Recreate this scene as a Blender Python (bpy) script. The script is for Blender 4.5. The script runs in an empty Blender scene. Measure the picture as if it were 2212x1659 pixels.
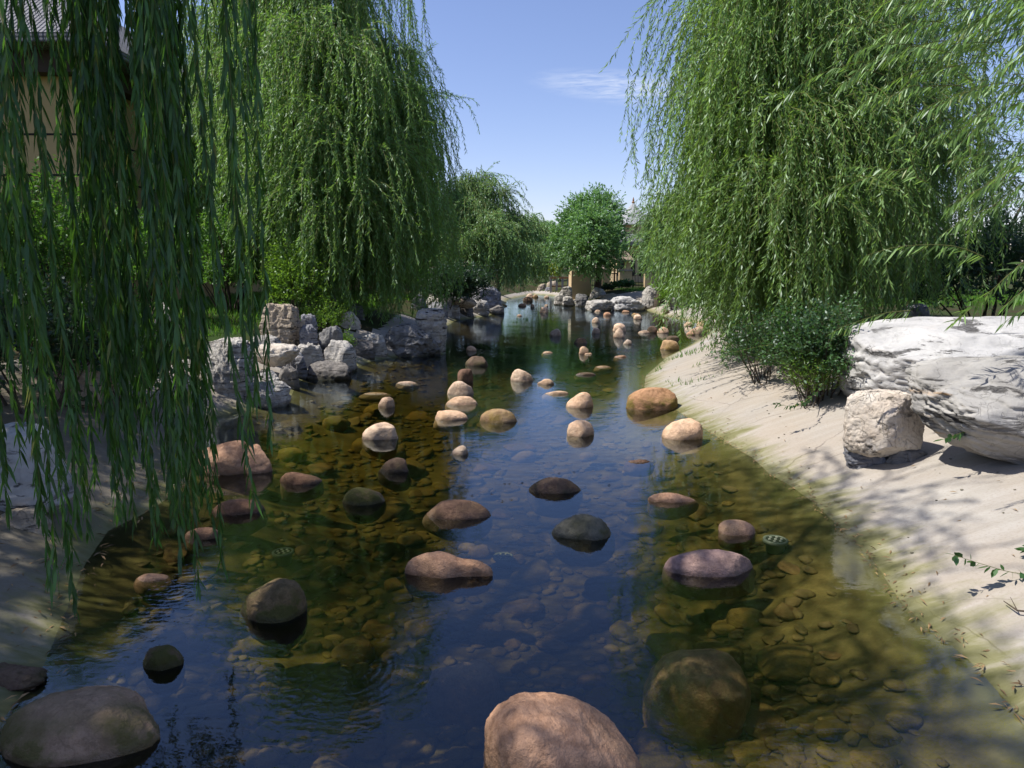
import bpy, math, random
import numpy as np
from mathutils import Vector, Matrix
random.seed(7)
RNG = np.random.default_rng(7)
R = math.radians
SC = bpy.context.scene
COL = SC.collection

# ------------------------------------------------------------ camera, sky, sun
CAMH = 1.8; PITCH = R(9.6); F = 1475.0
cam_d = bpy.data.cameras.new('camera'); cam_d.sensor_width = 36; cam_d.lens = 24.0
cam_d.clip_start = 0.05; cam_d.clip_end = 3000
cam = bpy.data.objects.new('camera', cam_d); COL.objects.link(cam)
cam.location = (0, 0, CAMH); cam.rotation_euler = (R(90) - PITCH, 0, 0)
SC.camera = cam

SUN = Vector((-0.99, -0.06, 0)).normalized(); SUN_EL = R(57)
SUN_DIR = Vector((SUN.x * math.cos(SUN_EL), SUN.y * math.cos(SUN_EL), math.sin(SUN_EL)))
wo = bpy.data.worlds.new('World'); SC.world = wo; wo.use_nodes = True
nt = wo.node_tree; nt.nodes.clear()
o_ = nt.nodes.new('ShaderNodeOutputWorld'); bg = nt.nodes.new('ShaderNodeBackground')
sky = nt.nodes.new('ShaderNodeTexSky'); sky.sky_type = 'NISHITA'; sky.sun_disc = False
sky.sun_elevation = SUN_EL; sky.sun_rotation = math.atan2(SUN.x, SUN.y)
sky.air_density = 1.0; sky.dust_density = 0.5; sky.ozone_density = 3.0
bg.inputs['Strength'].default_value = 0.105
tint = nt.nodes.new('ShaderNodeMix'); tint.data_type = 'RGBA'; tint.blend_type = 'MULTIPLY'
tint.inputs[0].default_value = 1.0; tint.inputs[7].default_value = (1.05, 0.90, 0.98, 1)
hs = nt.nodes.new('ShaderNodeHueSaturation'); hs.inputs['Saturation'].default_value = 1.04; nt.links.new(sky.outputs[0], hs.inputs['Color']); nt.links.new(hs.outputs[0], tint.inputs[6])
# one thin wisp of cirrus
tc = nt.nodes.new('ShaderNodeTexCoord')
def wn(t, **k):
    n = nt.nodes.new(t)
    for a, b in k.items(): setattr(n, a, b)
    return n
def pix_dir(px, py):
    a = (px - 1106) / F; b = (829.5 - py) / F
    return Vector((a, math.cos(PITCH) + b * math.sin(PITCH), -math.sin(PITCH) + b * math.cos(PITCH)))
cd = pix_dir(1365, 190).normalized()
mp = wn('ShaderNodeMapping'); nt.links.new(tc.outputs['Generated'], mp.inputs[0])
mp.inputs['Rotation'].default_value = (0, 0, math.atan2(cd.x, cd.y))
sp = wn('ShaderNodeSeparateXYZ'); nt.links.new(mp.outputs[0], sp.inputs[0])
def M_(op, a, b=None, c=None):
    n = wn('ShaderNodeMath', operation=op)
    for i, v in enumerate((a, b, c)):
        if v is None: continue
        if isinstance(v, (int, float)): n.inputs[i].default_value = v
        else: nt.links.new(v, n.inputs[i])
    return n.outputs[0]
ax = M_('DIVIDE', sp.outputs['X'], 0.15); az = M_('DIVIDE', M_('ADD', M_('SUBTRACT', sp.outputs['Z'], cd.z), M_('MULTIPLY', sp.outputs['X'], 0.10)), 0.024)
mask = M_('MAXIMUM', M_('SUBTRACT', 1.0, M_('ADD', M_('MULTIPLY', ax, ax), M_('MULTIPLY', az, az))), 0.0)
yp = M_('GREATER_THAN', sp.outputs['Y'], 0.0)
mp2 = wn('ShaderNodeMapping'); nt.links.new(mp.outputs[0], mp2.inputs[0]); mp2.inputs['Scale'].default_value = (5, 5, 46)
nz = wn('ShaderNodeTexNoise'); nt.links.new(mp2.outputs[0], nz.inputs['Vector']); nz.inputs['Detail'].default_value = 6; nz.inputs['Roughness'].default_value = 0.6; nz.inputs['Distortion'].default_value = 0.6
cf = M_("MULTIPLY", M_("MULTIPLY", M_("POWER", mask, 1.6), yp), M_('MULTIPLY', M_('MAXIMUM', M_('SUBTRACT', nz.outputs[0], 0.32), 0.0), 2.6))
cm = wn('ShaderNodeMix', data_type='RGBA'); nt.links.new(cf, cm.inputs[0]); nt.links.new(tint.outputs[2], cm.inputs[6])
cm.inputs[7].default_value = (4.2, 4.7, 5.8, 1)
nt.links.new(cm.outputs[2], bg.inputs[0]); nt.links.new(bg.outputs[0], o_.inputs[0])

sl = bpy.data.lights.new('sun', 'SUN'); sl.energy = 4.1; sl.angle = R(0.53); sl.color = (1.0, 0.955, 0.88)
so = bpy.data.objects.new('sun', sl); COL.objects.link(so)
so.rotation_euler = SUN_DIR.to_track_quat('Z', 'Y').to_euler()
SC.view_settings.view_transform = 'Standard'; SC.view_settings.look = 'None'
SC.view_settings.exposure = 0.78; SC.view_settings.gamma = 1.0
try:
    cy = SC.cycles
    cy.max_bounces = 7; cy.diffuse_bounces = 3; cy.glossy_bounces = 3; cy.transmission_bounces = 4
    cy.transparent_max_bounces = 12; cy.caustics_reflective = False; cy.caustics_refractive = False
    cy.use_denoising = True; cy.sample_clamp_indirect = 6
except Exception: pass

# ------------------------------------------------------------ projection helpers
def at_z(px, py, z=0.0):
    d = pix_dir(px, py); t = (z - CAMH) / d.z
    return Vector((d.x * t, d.y * t, z))
def at_y(px, py, y):
    d = pix_dir(px, py); t = y / d.y
    return Vector((d.x * t, y, CAMH + d.z * t))
def depth_of(p): return p.y * math.cos(PITCH) + (CAMH - p.z) * math.sin(PITCH)

# ------------------------------------------------------------ waterline
RP = [(1200,640),(1202,652),(1240,661),(1390,668),(1430,682),(1520,700),(1530,722),(1480,752),(1440,772),(1395,812),(1392,838),(1440,872),
      (1500,912),(1560,950),(1628,990),(1661,1023),(1708,1049),(1758,1086),(1808,1132),(1891,1216),(1948,1302),(2008,1356),(2091,1422),(2207,1549)]
LP = [(1150,636),(1095,648),(1088,672),(1050,682),(985,692),(965,704),(962,765),(850,772),(790,782),(750,800),(660,815),(640,832),(620,872),(530,888),
      (440,905),(420,960),(390,1030),(370,1070),(320,1105),(233,1146),(180,1223),(92,1439),(0,1560)]
def edge(lst):
    w = sorted([(at_z(a, b).y, at_z(a, b).x) for a, b in lst])
    return np.array([q[0] for q in w]), np.array([q[1] for q in w])
RY, RX = edge(RP); LY, LX = edge(LP)
def redge(y):
    return np.where(y < RY[0], RX[0] - (RY[0] - y) * 0.1, np.where(y > RY[-1], RX[-1] - (y - RY[-1]) * .4, np.interp(y, RY, RX)))
def ledge(y):
    return np.where(y < LY[0], LX[0] + (LY[0] - y) * 0.15, np.where(y > LY[-1], LX[-1] + (y - LY[-1]) * .6, np.interp(y, LY, LX)))

# ------------------------------------------------------------ vectorised noise
_H = np.random.default_rng(3).random(4096)
def vnoise(P, s=0):
    P = np.asarray(P, float); i = np.floor(P).astype(np.int64); f = P - i; f = f * f * (3 - 2 * f)
    def h(dx, dy, dz):
        return _H[((i[:, 0] + dx) * 73856093 ^ (i[:, 1] + dy) * 19349663 ^ (i[:, 2] + dz) * 83492791 ^ (s * 2654435)) & 4095]
    x, y, z = f[:, 0], f[:, 1], f[:, 2]
    a = h(0,0,0)*(1-x)+h(1,0,0)*x; b = h(0,1,0)*(1-x)+h(1,1,0)*x
    c = h(0,0,1)*(1-x)+h(1,0,1)*x; d = h(0,1,1)*(1-x)+h(1,1,1)*x
    return ((a*(1-y)+b*y)*(1-z) + (c*(1-y)+d*y)*z) * 2 - 1
def fbm(P, s=0, o=4, g=0.5):
    r = 0; a = 1.0
    for k in range(o):
        r = r + a * vnoise(P * (2.03 ** k) + 17.3 * k, s + k); a *= g
    return r

def terrain(x, y):
    x = np.asarray(x, float); y = np.asarray(y, float)
    r = redge(y); l = ledge(y)
    s = np.maximum(x - r, l - x)                     # > 0 on land
    right = (x - r) > (l - x)
    P = np.stack([x, y, np.zeros_like(x)], -1)
    w = vnoise(P * 0.9, 5)
    slope = np.where(right, 0.36, 0.40)
    top = 0.86 + 0.06 * vnoise(P * 0.25, 9)
    up = top * np.tanh(slope * np.maximum(s, 0) / top * 1.06) + 0.012 * w * np.clip(s, 0, 1)
    dn = -np.minimum(0.56 + 0.05 * w, 0.34 * np.maximum(-s, 0) + 0.0) 
    dn = np.where(dn < -0.30, -0.30 + (dn + 0.30) * 0.6, dn)
    z = np.where(s > 0, up, dn)
    # rise of the park ground far away
    return z, s
def tz(x, y):
    z, _ = terrain(np.array([x]), np.array([y])); return float(z[0])
def at_ground(px, py, water=True):
    d = pix_dir(px, py); t = 1.5; step = 0.04
    while t < 80:
        p = Vector((d.x * t, d.y * t, CAMH + d.z * t))
        g = tz(p.x, p.y)
        if water: g = max(g, 0.0)
        if p.z <= g: return Vector((p.x, p.y, g))
        t += step * (1 + t * 0.05)
    return Vector((d.x * t, d.y * t, 0.85))

# ------------------------------------------------------------ object helpers
def link(name, me, mat=None, parent=None, label=None, cat=None, group=None, kind=None, smooth=True):
    o = bpy.data.objects.new(name, me); COL.objects.link(o)
    if mat is not None:
        for m in (mat if isinstance(mat, (list, tuple)) else [mat]):
            if m is not None: me.materials.append(m)
    if parent is not None: o.parent = parent
    if label: o['label'] = label
    if cat: o['category'] = cat
    if group: o['group'] = group
    if kind: o['kind'] = kind
    return o
def empty(name, loc, label, cat, group=None, rz=0):
    o = bpy.data.objects.new(name, None); COL.objects.link(o); o.location = loc; o.rotation_euler = (0, 0, rz)
    o.empty_display_size = 0.1
    o['label'] = label; o['category'] = cat
    if group: o['group'] = group
    return o
def np_mesh(name, V, polys, midx=None, var=None, smooth=False):
    """polys: list of (n,k) int arrays"""
    me = bpy.data.meshes.new(name)
    V = np.asarray(V, np.float32); me.vertices.add(len(V)); me.vertices.foreach_set('co', V.ravel())
    polys = [p for p in polys if len(p)]
    loops = np.concatenate([p.ravel() for p in polys]).astype(np.int32)
    tot = np.concatenate([np.full(len(p), p.shape[1], np.int32) for p in polys])
    st = np.concatenate([[0], np.cumsum(tot)[:-1]]).astype(np.int32)
    me.loops.add(len(loops)); me.loops.foreach_set('vertex_index', loops)
    me.polygons.add(len(tot)); me.polygons.foreach_set('loop_start', st)
    try: me.polygons.foreach_set('loop_total', tot)
    except Exception: pass
    if midx is not None: me.polygons.foreach_set('material_index', np.asarray(midx, np.int32))
    if smooth: me.polygons.foreach_set('use_smooth', np.ones(len(tot), bool))
    if var is not None:
        a = me.attributes.new('var', 'FLOAT', 'POINT'); a.data.foreach_set('value', np.asarray(var, np.float32))
    me.update(calc_edges=True); me.validate()
    return me
class MB:
    def __init__(s): s.v = []; s.f = []
    def add(s, V, Fc):
        n = len(s.v); s.v += [tuple(q) for q in V]; s.f += [tuple(i + n for i in q) for q in Fc]; return s
    def box(s, c, d, rz=0, taper=1.0, bev=0.0):
        x, y, z = d[0] / 2, d[1] / 2, d[2] / 2; V = []
        b = bev
        for k, (zz, t) in enumerate(((-z, 1), (z, taper))):
            for a, e in ((-x, -y), (x, -y), (x, y), (-x, y)): V.append((a * t, e * t, zz))
        ca, sa = math.cos(rz), math.sin(rz)
        V = [(c[0] + a * ca - e * sa, c[1] + a * sa + e * ca, c[2] + g) for a, e, g in V]
        return s.add(V, [(3,2,1,0),(4,5,6,7),(0,1,5,4),(1,2,6,5),(2,3,7,6),(3,0,4,7)])
    def tube(s, path, rad, n=8, cap=True):
        path = [Vector(p) for p in path]; V = []; Fc = []
        if not isinstance(rad, (list, tuple)): rad = [rad] * len(path)
        up = Vector((0.31, 0.17, 0.93)).normalized()
        for i, p in enumerate(path):
            t = (path[min(i + 1, len(path) - 1)] - path[max(i - 1, 0)]).normalized()
            a = t.cross(up)
            if a.length < 0.1: a = t.cross(Vector((1, 0, 0)))
            a.normalize(); b = t.cross(a)
            for k in range(n):
                g = 2 * math.pi * k / n; V.append(p + (a * math.cos(g) + b * math.sin(g)) * rad[i])
        for i in range(len(path) - 1):
            for k in range(n):
                q = (k + 1) % n; Fc.append((i*n+k, i*n+q, (i+1)*n+q, (i+1)*n+k))
        if cap:
            Fc.append(tuple(range(n))[::-1]); Fc.append(tuple(range((len(path)-1)*n, len(path)*n)))
        return s.add(V, Fc)
    def lathe(s, prof, c=(0,0,0), n=20):
        V = []; Fc = []
        for r, z in prof:
            for k in range(n):
                g = 2 * math.pi * k / n; V.append((c[0] + r * math.cos(g), c[1] + r * math.sin(g), c[2] + z))
        for i in range(len(prof) - 1):
            for k in range(n):
                q = (k + 1) % n; Fc.append((i*n+k, i*n+q, (i+1)*n+q, (i+1)*n+k))
        Fc.append(tuple(range(n))[::-1]); Fc.append(tuple(range((len(prof)-1)*n, len(prof)*n)))
        return s.add(V, Fc)
    def build(s, name, mat, parent=None, smooth=False, off=(0,0,0), **k):
        me = bpy.data.meshes.new(name)
        me.from_pydata([(a-off[0], b-off[1], c-off[2]) for a, b, c in s.v], [], s.f); me.update()
        if smooth: me.polygons.foreach_set('use_smooth', [True] * len(me.polygons))
        return link(name, me, mat, parent, **k)

# ------------------------------------------------------------ materials
class NT:
    def __init__(s, name):
        s.m = bpy.data.materials.new(name); s.m.use_nodes = True; s.t = s.m.node_tree; s.t.nodes.clear()
        s.out = s.n('ShaderNodeOutputMaterial')
    def n(s, t, **k):
        x = s.t.nodes.new(t)
        for a, b in k.items():
            if a.startswith('i_'): x.inputs[a[2:]].default_value = b
            else: setattr(x, a, b)
        return x
    def l(s, a, b): s.t.links.new(a, b)
    def math(s, op, a, b=None, c=None, clamp=False):
        x = s.n('ShaderNodeMath', operation=op, use_clamp=clamp)
        for i, v in enumerate((a, b, c)):
            if v is None: continue
            if isinstance(v, (int, float)): x.inputs[i].default_value = v
            else: s.l(v, x.inputs[i])
        return x.outputs[0]
    def mix(s, f, a, b, bt='MIX'):
        x = s.n('ShaderNodeMix', data_type='RGBA', blend_type=bt)
        for i, v in ((0, f), (6, a), (7, b)):
            if isinstance(v, (int, float)): x.inputs[i].default_value = v
            elif isinstance(v, (tuple, list)): x.inputs[i].default_value = tuple(v) + ((1,) if len(v) == 3 else ())
            else: s.l(v, x.inputs[i])
        return x.outputs[2]
    def noise(s, vec, scale, det=4, rough=.55, dist=0.0):
        x = s.n('ShaderNodeTexNoise'); x.inputs['Scale'].default_value = scale; x.inputs['Detail'].default_value = det
        x.inputs['Roughness'].default_value = rough; x.inputs['Distortion'].default_value = dist
        if vec is not None: s.l(vec, x.inputs['Vector'])
        return x.outputs[0]
    def ramp(s, f, stops):
        x = s.n('ShaderNodeValToRGB'); e = x.color_ramp.elements
        while len(e) < len(stops): e.new(0.5)
        for q, (p, c) in zip(e, stops):
            q.position = p; q.color = tuple(c) + (1,) if len(c) == 3 else c
        s.l(f, x.inputs[0]); return x.outputs[0]
    def rng(s, f, a, b, c=0.0, d=1.0):
        x = s.n('ShaderNodeMapRange'); s.l(f, x.inputs[0])
        for i, v in enumerate((a, b, c, d)): x.inputs[i + 1].default_value = v
        return x.outputs[0]
    def mapping(s, vec, sc=(1,1,1), rot=(0,0,0)):
        x = s.n('ShaderNodeMapping'); s.l(vec, x.inputs[0]); x.inputs['Scale'].default_value = sc; x.inputs['Rotation'].default_value = rot
        return x.outputs[0]
    def bump(s, h, strength=.4, dist=.02, nrm=None):
        x = s.n('ShaderNodeBump'); s.l(h, x.inputs['Height']); x.inputs['Strength'].default_value = strength; x.inputs['Distance'].default_value = dist
        if nrm is not None: s.l(nrm, x.inputs['Normal'])
        return x.outputs[0]
    def pbr(s, col, rough=.8, nrm=None, spec=0.3):
        p = s.n('ShaderNodeBsdfPrincipled'); p.inputs['Specular IOR Level'].default_value = spec
        if isinstance(col, (tuple, list)): p.inputs['Base Color'].default_value = tuple(col) + (1,)
        else: s.l(col, p.inputs['Base Color'])
        if isinstance(rough, (int, float)): p.inputs['Roughness'].default_value = rough
        else: s.l(rough, p.inputs['Roughness'])
        if nrm is not None: s.l(nrm, p.inputs['Normal'])
        s.l(p.outputs[0], s.out.inputs[0]); return s.m
def simple(name, col, rough=.8, ns=8, amt=.25, bump=.2):
    t = NT(name); c = t.n('ShaderNodeTexCoord').outputs['Object']
    n = t.noise(c, ns, 5); col2 = tuple(max(0, q * (1 - amt)) for q in col); col1 = tuple(q * (1 + amt * .6) for q in col)
    return t.pbr(t.mix(n, col2, col1), rough, t.bump(n, bump, .01))

def boulder_mat(name, base, dark, moss=0.25, mosscol=(.10, .09, .02), wet=0.035, spk=0.5, seed=0.0, uw=.62):
    t = NT(name); g = t.n('ShaderNodeNewGeometry'); tc = t.n('ShaderNodeTexCoord'); c = g.outputs['Position']
    z = t.n('ShaderNodeSeparateXYZ'); t.l(c, z.inputs[0]); orand = t.n('ShaderNodeObjectInfo').outputs['Random']
    big = t.noise(c, 3.3 + seed, 5, .6); fine = t.noise(c, 90, 3, .7); mid = t.noise(c, 22, 4, .6)
    col = t.mix(t.rng(big, .35, .68), dark, base)
    col = t.mix(t.rng(mid, .42, .70, 0, .55), col, tuple(min(1, q * 1.3) for q in base))
    col = t.mix(t.rng(mid, .50, .36, 0, .45), col, tuple(q * .75 for q in dark))
    col = t.mix(1.0, col, t.ramp(orand, [(0, (.72, .74, .78)), (1, (1.15, 1.06, .98))]), 'MULTIPLY')
    col = t.mix(t.rng(fine, .52, .66, 0, spk * .5), col, tuple(q * .45 for q in dark))
    col = t.mix(t.rng(fine, .40, .30, 0, spk * .35), col, tuple(min(.8, q * 1.5 + .03) for q in base))
    # bird lime / lichen specks and hairline veins
    vor = t.n('ShaderNodeTexVoronoi', feature='DISTANCE_TO_EDGE'); vor.inputs['Scale'].default_value = 2.6
    t.l(t.mix(.25, c, t.n('ShaderNodeTexNoise', i_Scale=3.0).outputs[1]), vor.inputs['Vector'])
    vein = t.rng(vor.outputs[0], .0, .012, .35, 0)
    col = t.mix(vein, col, tuple(q * .5 for q in dark))
    zz = t.math('ADD', z.outputs['Z'], t.math('MULTIPLY', t.math('SUBTRACT', t.noise(c, 9, 4), .5), .08))
    m1 = t.noise(c, 5.5, 5, .65)
    mf = t.math('MULTIPLY', t.rng(zz, .20, .0), t.rng(m1, .42, .62, 0, moss * 3.2), clamp=True)
    mf = t.math('MINIMUM', mf, .85)
    col = t.mix(mf, col, mosscol)
    # algae on the part that lives under water, dark damp rim just above it
    col = t.mix(t.rng(zz, .012, -.06, 0, uw), col, (.17, .13, .05))
    wetf = t.math('MULTIPLY', t.rng(zz, wet, wet * .35, 0, 1), t.rng(z.outputs['Z'], -.05, -.01, .15, 1))
    col = t.mix(t.math('MULTIPLY', wetf, .55), col, tuple(q * .35 for q in dark))
    rough = t.rng(t.math('MULTIPLY', wetf, t.rng(z.outputs['Z'], -.02, 0)), 0, 1, .82, .4)
    h = t.math('ADD', t.math('MULTIPLY', mid, .5), t.math('MULTIPLY', fine, .25))
    return t.pbr(col, rough, t.bump(h, .9, .025), .3)

def rock_mat(name, light, dark, ochre=.2, layer=9.0, tilt=0.1, crack=1.0, seed=0.0, och=(.42, .25, .11), bmp=1.0, cs=2.2):
    t = NT(name); g = t.n('ShaderNodeNewGeometry'); tc = t.n('ShaderNodeTexCoord'); c = tc.outputs['Object']
    z = t.n('ShaderNodeSeparateXYZ'); t.l(g.outputs['Position'], z.inputs[0])
    st = t.mapping(c, (1.1, 1.1, layer), (tilt, tilt * .6, seed))
    n1 = t.noise(st, 1.0, 8, .62, .35); n2 = t.noise(c, 2.2 + seed * .3, 6, .62); n3 = t.noise(c, 26, 5, .7)
    st2 = t.mapping(c, (cs, cs, layer * cs * .75), (tilt * 1.2, -tilt * .4, seed + 2))
    n4 = t.noise(st2, 1.6, 6, .7, .5)
    col = t.mix(t.rng(n2, .36, .62), dark, light)
    col = t.mix(t.rng(n1, .40, .62, 0, .35), col, tuple(min(.9, q * 1.15) for q in light))
    col = t.mix(t.math('MULTIPLY', t.rng(n1, .60, .68, 0, ochre * 3.0, ), t.rng(n2, .40, .6), clamp=True), col, och)
    crackf = t.math('MULTIPLY', t.rng(n4, .385 + .035 * crack, .345 + .035 * crack, 0, .93), t.rng(t.noise(c, 1.7, 3), .36, .52), clamp=True)
    col = t.mix(crackf, col, (.05, .047, .045))
    wv = t.noise(t.mapping(c, (1, 1, 1), (.5, .9, .2 + seed)), 4.5, 3, .5, 1.2)
    vein = t.math('SUBTRACT', 1.0, t.rng(t.math('ABSOLUTE', t.math('SUBTRACT', wv, .5)), 0, .009))
    col = t.mix(t.math('MULTIPLY', vein, .30), col, (.12, .11, .10))
    col = t.mix(t.rng(n3, .48, .66, 0, .42), col, dark)
    stn = t.noise(c, 3.4, 6, .7, .8)
    col = t.mix(t.rng(stn, .56, .72, 0, .5), col, tuple(q * .55 for q in dark))
    zz = t.math('ADD', z.outputs['Z'], t.math('MULTIPLY', t.math('SUBTRACT', n2, .5), .12))
    col = t.mix(t.rng(zz, .09, .01, 0, .8), col, (.035, .034, .02))
    h = t.math('ADD', t.math('ADD', t.math('MULTIPLY', n1, .5), t.math('MULTIPLY', n3, .22)), t.math('MULTIPLY', t.rng(n4, .34, .42), .5))
    h = t.math('SUBTRACT', h, t.math('MULTIPLY', vein, .12))
    return t.pbr(col, .9, t.bump(h, bmp, .06 * bmp), .15)

def leaf_mat(name, col, trans, var=.5, gloss=.08, rough=.38, mixf=.42):
    t = NT(name); a = t.n('ShaderNodeAttribute'); a.attribute_name = 'var'; v = a.outputs['Fac']
    c1 = t.mix(v, tuple(q * (1 - var) for q in col), tuple(q * (1 + var) for q in col))
    yel = t.rng(v, .965, .98, 0, .7)
    c1 = t.mix(yel, c1, (.30, .25, .05))
    c2 = t.mix(v, tuple(q * (1 - var * .6) for q in trans), tuple(q * (1 + var * .6) for q in trans))
    d = t.n('ShaderNodeBsdfDiffuse'); t.l(c1, d.inputs[0]); tr = t.n('ShaderNodeBsdfTranslucent'); t.l(c2, tr.inputs[0])
    m = t.n('ShaderNodeMixShader'); m.inputs[0].default_value = mixf; t.l(d.outputs[0], m.inputs[1]); t.l(tr.outputs[0], m.inputs[2])
    gl = t.n('ShaderNodeBsdfGlossy'); gl.inputs['Roughness'].default_value = rough; gl.inputs[0].default_value = (.85, .92, .95, 1)
    m2 = t.n('ShaderNodeMixShader'); m2.inputs[0].default_value = gloss; t.l(m.outputs[0], m2.inputs[1]); t.l(gl.outputs[0], m2.inputs[2])
    t.l(m2.outputs[0], t.out.inputs[0]); return t.m

M = {}
M['pink'] = boulder_mat('pink granite', (.50, .31, .20), (.36, .205, .125), .10, seed=.0)
M['pinklight'] = boulder_mat('pale pink stone', (.60, .44, .31), (.47, .31, .20), .10, seed=.3)
M['cream'] = boulder_mat('cream stone', (.62, .50, .38), (.48, .34, .24), .10, seed=.6)
M['sunkpale'] = boulder_mat('pale tan sunken stone', (.66, .46, .28), (.50, .33, .18), .05, seed=.5, wet=-.5, uw=.15)
M['tan'] = boulder_mat('tan stone', (.44, .31, .18), (.30, .19, .10), .45, (.17, .115, .02), seed=.9)
M['orange'] = boulder_mat('orange stone', (.47, .27, .15), (.36, .20, .10), .75, (.12, .095, .012), seed=1.2)
M['brown'] = boulder_mat('brown stone', (.20, .13, .09), (.12, .075, .05), .3, (.05, .05, .012), seed=1.5)
M['mossbrown'] = boulder_mat('mossy mauve brown stone', (.52, .34, .22), (.32, .21, .12), .6, (.09, .085, .02), seed=1.6)
M['red'] = boulder_mat('reddish brown stone', (.26, .145, .09), (.15, .08, .05), .1, seed=1.8)
M['olive'] = boulder_mat('mossy brown stone', (.20, .14, .08), (.11, .085, .04), .9, (.06, .065, .01), seed=2.1)
M['gray'] = boulder_mat('grey green stone', (.19, .18, .14), (.10, .10, .075), .4, (.06, .06, .02), seed=2.4)
M['purple'] = boulder_mat('mauve granite', (.34, .24, .22), (.22, .15, .14), .1, seed=2.7)
M['cobble_y'] = boulder_mat('ochre cobble', (.52, .37, .08), (.34, .22, .04), .5, (.14, .12, .02), seed=3)
M['cobble_b'] = boulder_mat('brown cobble', (.30, .22, .12), (.18, .125, .065), .4, seed=3.3)
M['cobble_r'] = boulder_mat('red cobble', (.30, .17, .10), (.2, .10, .05), .3, seed=3.6)
M['white'] = rock_mat('white veined limestone', (.48, .47, .455), (.33, .325, .32), .08, 6, .12, 1.7, cs=1.3, bmp=.6)
M['slab'] = rock_mat('banded limestone slab', (.37, .355, .33), (.23, .22, .205), .80, 7, -.16, 2.2, 1.0, cs=1.2, bmp=.7)
M['block'] = rock_mat('white and orange veined limestone', (.60, .55, .48), (.44, .37, .30), .40, 2.2, .9, .5, 2.0, (.45, .24, .09))
M['layer'] = rock_mat('grey white layered limestone', (.54, .51, .46), (.23, .215, .20), .10, 10, .06, 1.9, 3.0)
M['layerbrown'] = rock_mat('tan layered limestone', (.46, .38, .28), (.24, .20, .16), .40, 9, .05, 1.8, 4.0, (.36, .22, .10))
M['greyrock'] = rock_mat('dark grey limestone', (.25, .245, .24), (.12, .12, .122), .03, 5, .5, 1.5, 5.0)
M['bluerock'] = rock_mat('blue grey limestone', (.27, .27, .285), (.12, .122, .135), .10, 6, .2, 1.7, 6.0)
M['darkrock'] = rock_mat('dark weathered limestone', (.22, .20, .18), (.09, .085, .08), .15, 5, .3, 1.0, 7.0)

def ground_mat():
    t = NT('park ground'); c = t.n('ShaderNodeNewGeometry').outputs['Position']
    n = t.noise(c, .9, 6, .6); f = t.noise(c, 30, 5, .7)
    col = t.mix(t.rng(n, .38, .62), (.035, .065, .014), (.06, .045, .025))
    col = t.mix(t.rng(f, .4, .7, 0, .6), col, (.02, .03, .01))
    return t.pbr(col, .95, t.bump(f, .8, .04), .1)
def bank_mat():
    t = NT('streaked concrete'); g = t.n('ShaderNodeNewGeometry'); c = g.outputs['Position']
    z = t.n('ShaderNodeSeparateXYZ'); t.l(c, z.inputs[0])
    streak = t.noise(t.mapping(c, (1.2, 6.5, 1.0), (0, 0, -.38)), 1.3, 7, .62, .4)
    big = t.noise(c, .8, 5, .6); fine = t.noise(c, 55, 4, .7); mid = t.noise(c, 6, 5, .6)
    col = t.mix(t.rng(streak, .38, .62), (.295, .268, .232), (.345, .318, .283))
    col = t.mix(t.rng(big, .42, .66, 0, .55), col, (.35, .285, .215))
    col = t.mix(t.rng(big, .42, .30, 0, .4), col, (.44, .425, .385))
    col = t.mix(t.rng(fine, .5, .72, 0, .5), col, (.22, .185, .145))
    spots = t.noise(c, 14, 5, .75)
    col = t.mix(t.rng(spots, .62, .74, 0, .35), col, (.17, .145, .11))
    vor = t.n('ShaderNodeTexVoronoi', feature='DISTANCE_TO_EDGE'); vor.inputs['Scale'].default_value = 1.1
    wob = t.n('ShaderNodeTexNoise', i_Scale=2.5, i_Detail=5.0); t.l(c, wob.inputs['Vector'])
    t.l(t.mix(.16, c, wob.outputs[1]), vor.inputs['Vector'])
    cr = t.rng(vor.outputs[0], .0, .006, .7, 0)
    cr = t.math('MULTIPLY', cr, t.rng(t.noise(c, .9, 2), .46, .56))
    col = t.mix(cr, col, (.11, .09, .075))
    # shade on the damp left slope, painted into the concrete colour
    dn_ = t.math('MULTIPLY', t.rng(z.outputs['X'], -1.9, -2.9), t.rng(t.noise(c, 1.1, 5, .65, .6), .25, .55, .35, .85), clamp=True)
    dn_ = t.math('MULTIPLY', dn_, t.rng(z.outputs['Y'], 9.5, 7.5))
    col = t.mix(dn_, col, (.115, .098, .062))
    # algae rising from the water in ragged tongues
    al = t.noise(t.mapping(c, (1.0, 3.2, 1.0), (0, 0, -.38)), 1.9, 5, .62, .5)
    zz = t.math('ADD', z.outputs['Z'], t.math('MULTIPLY', t.math('SUBTRACT', al, .52), -.34))
    col = t.mix(t.rng(zz, .13, .035, 0, .8), col, (.17, .165, .06))
    col = t.mix(t.rng(zz, .055, -.02, 0, .75), col, (.085, .085, .02))
    # silt and slime under water
    bed = t.mix(t.rng(mid, .35, .65), (.075, .062, .022), (.17, .14, .055))
    bed = t.mix(t.rng(fine, .45, .7, 0, .5), bed, (.06, .05, .015))
    col = t.mix(t.rng(z.outputs['Z'], -.01, -.10), col, bed)
    rough = t.rng(z.outputs['Z'], .06, .0, .92, .55)
    h = t.math('ADD', t.math('MULTIPLY', streak, .4), t.math('ADD', t.math('MULTIPLY', fine, .25), t.math('MULTIPLY', mid, .4)))
    h = t.math('SUBTRACT', h, t.math('MULTIPLY', cr, .5))
    return t.pbr(col, rough, t.bump(h, .45, .02), .25)
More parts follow.
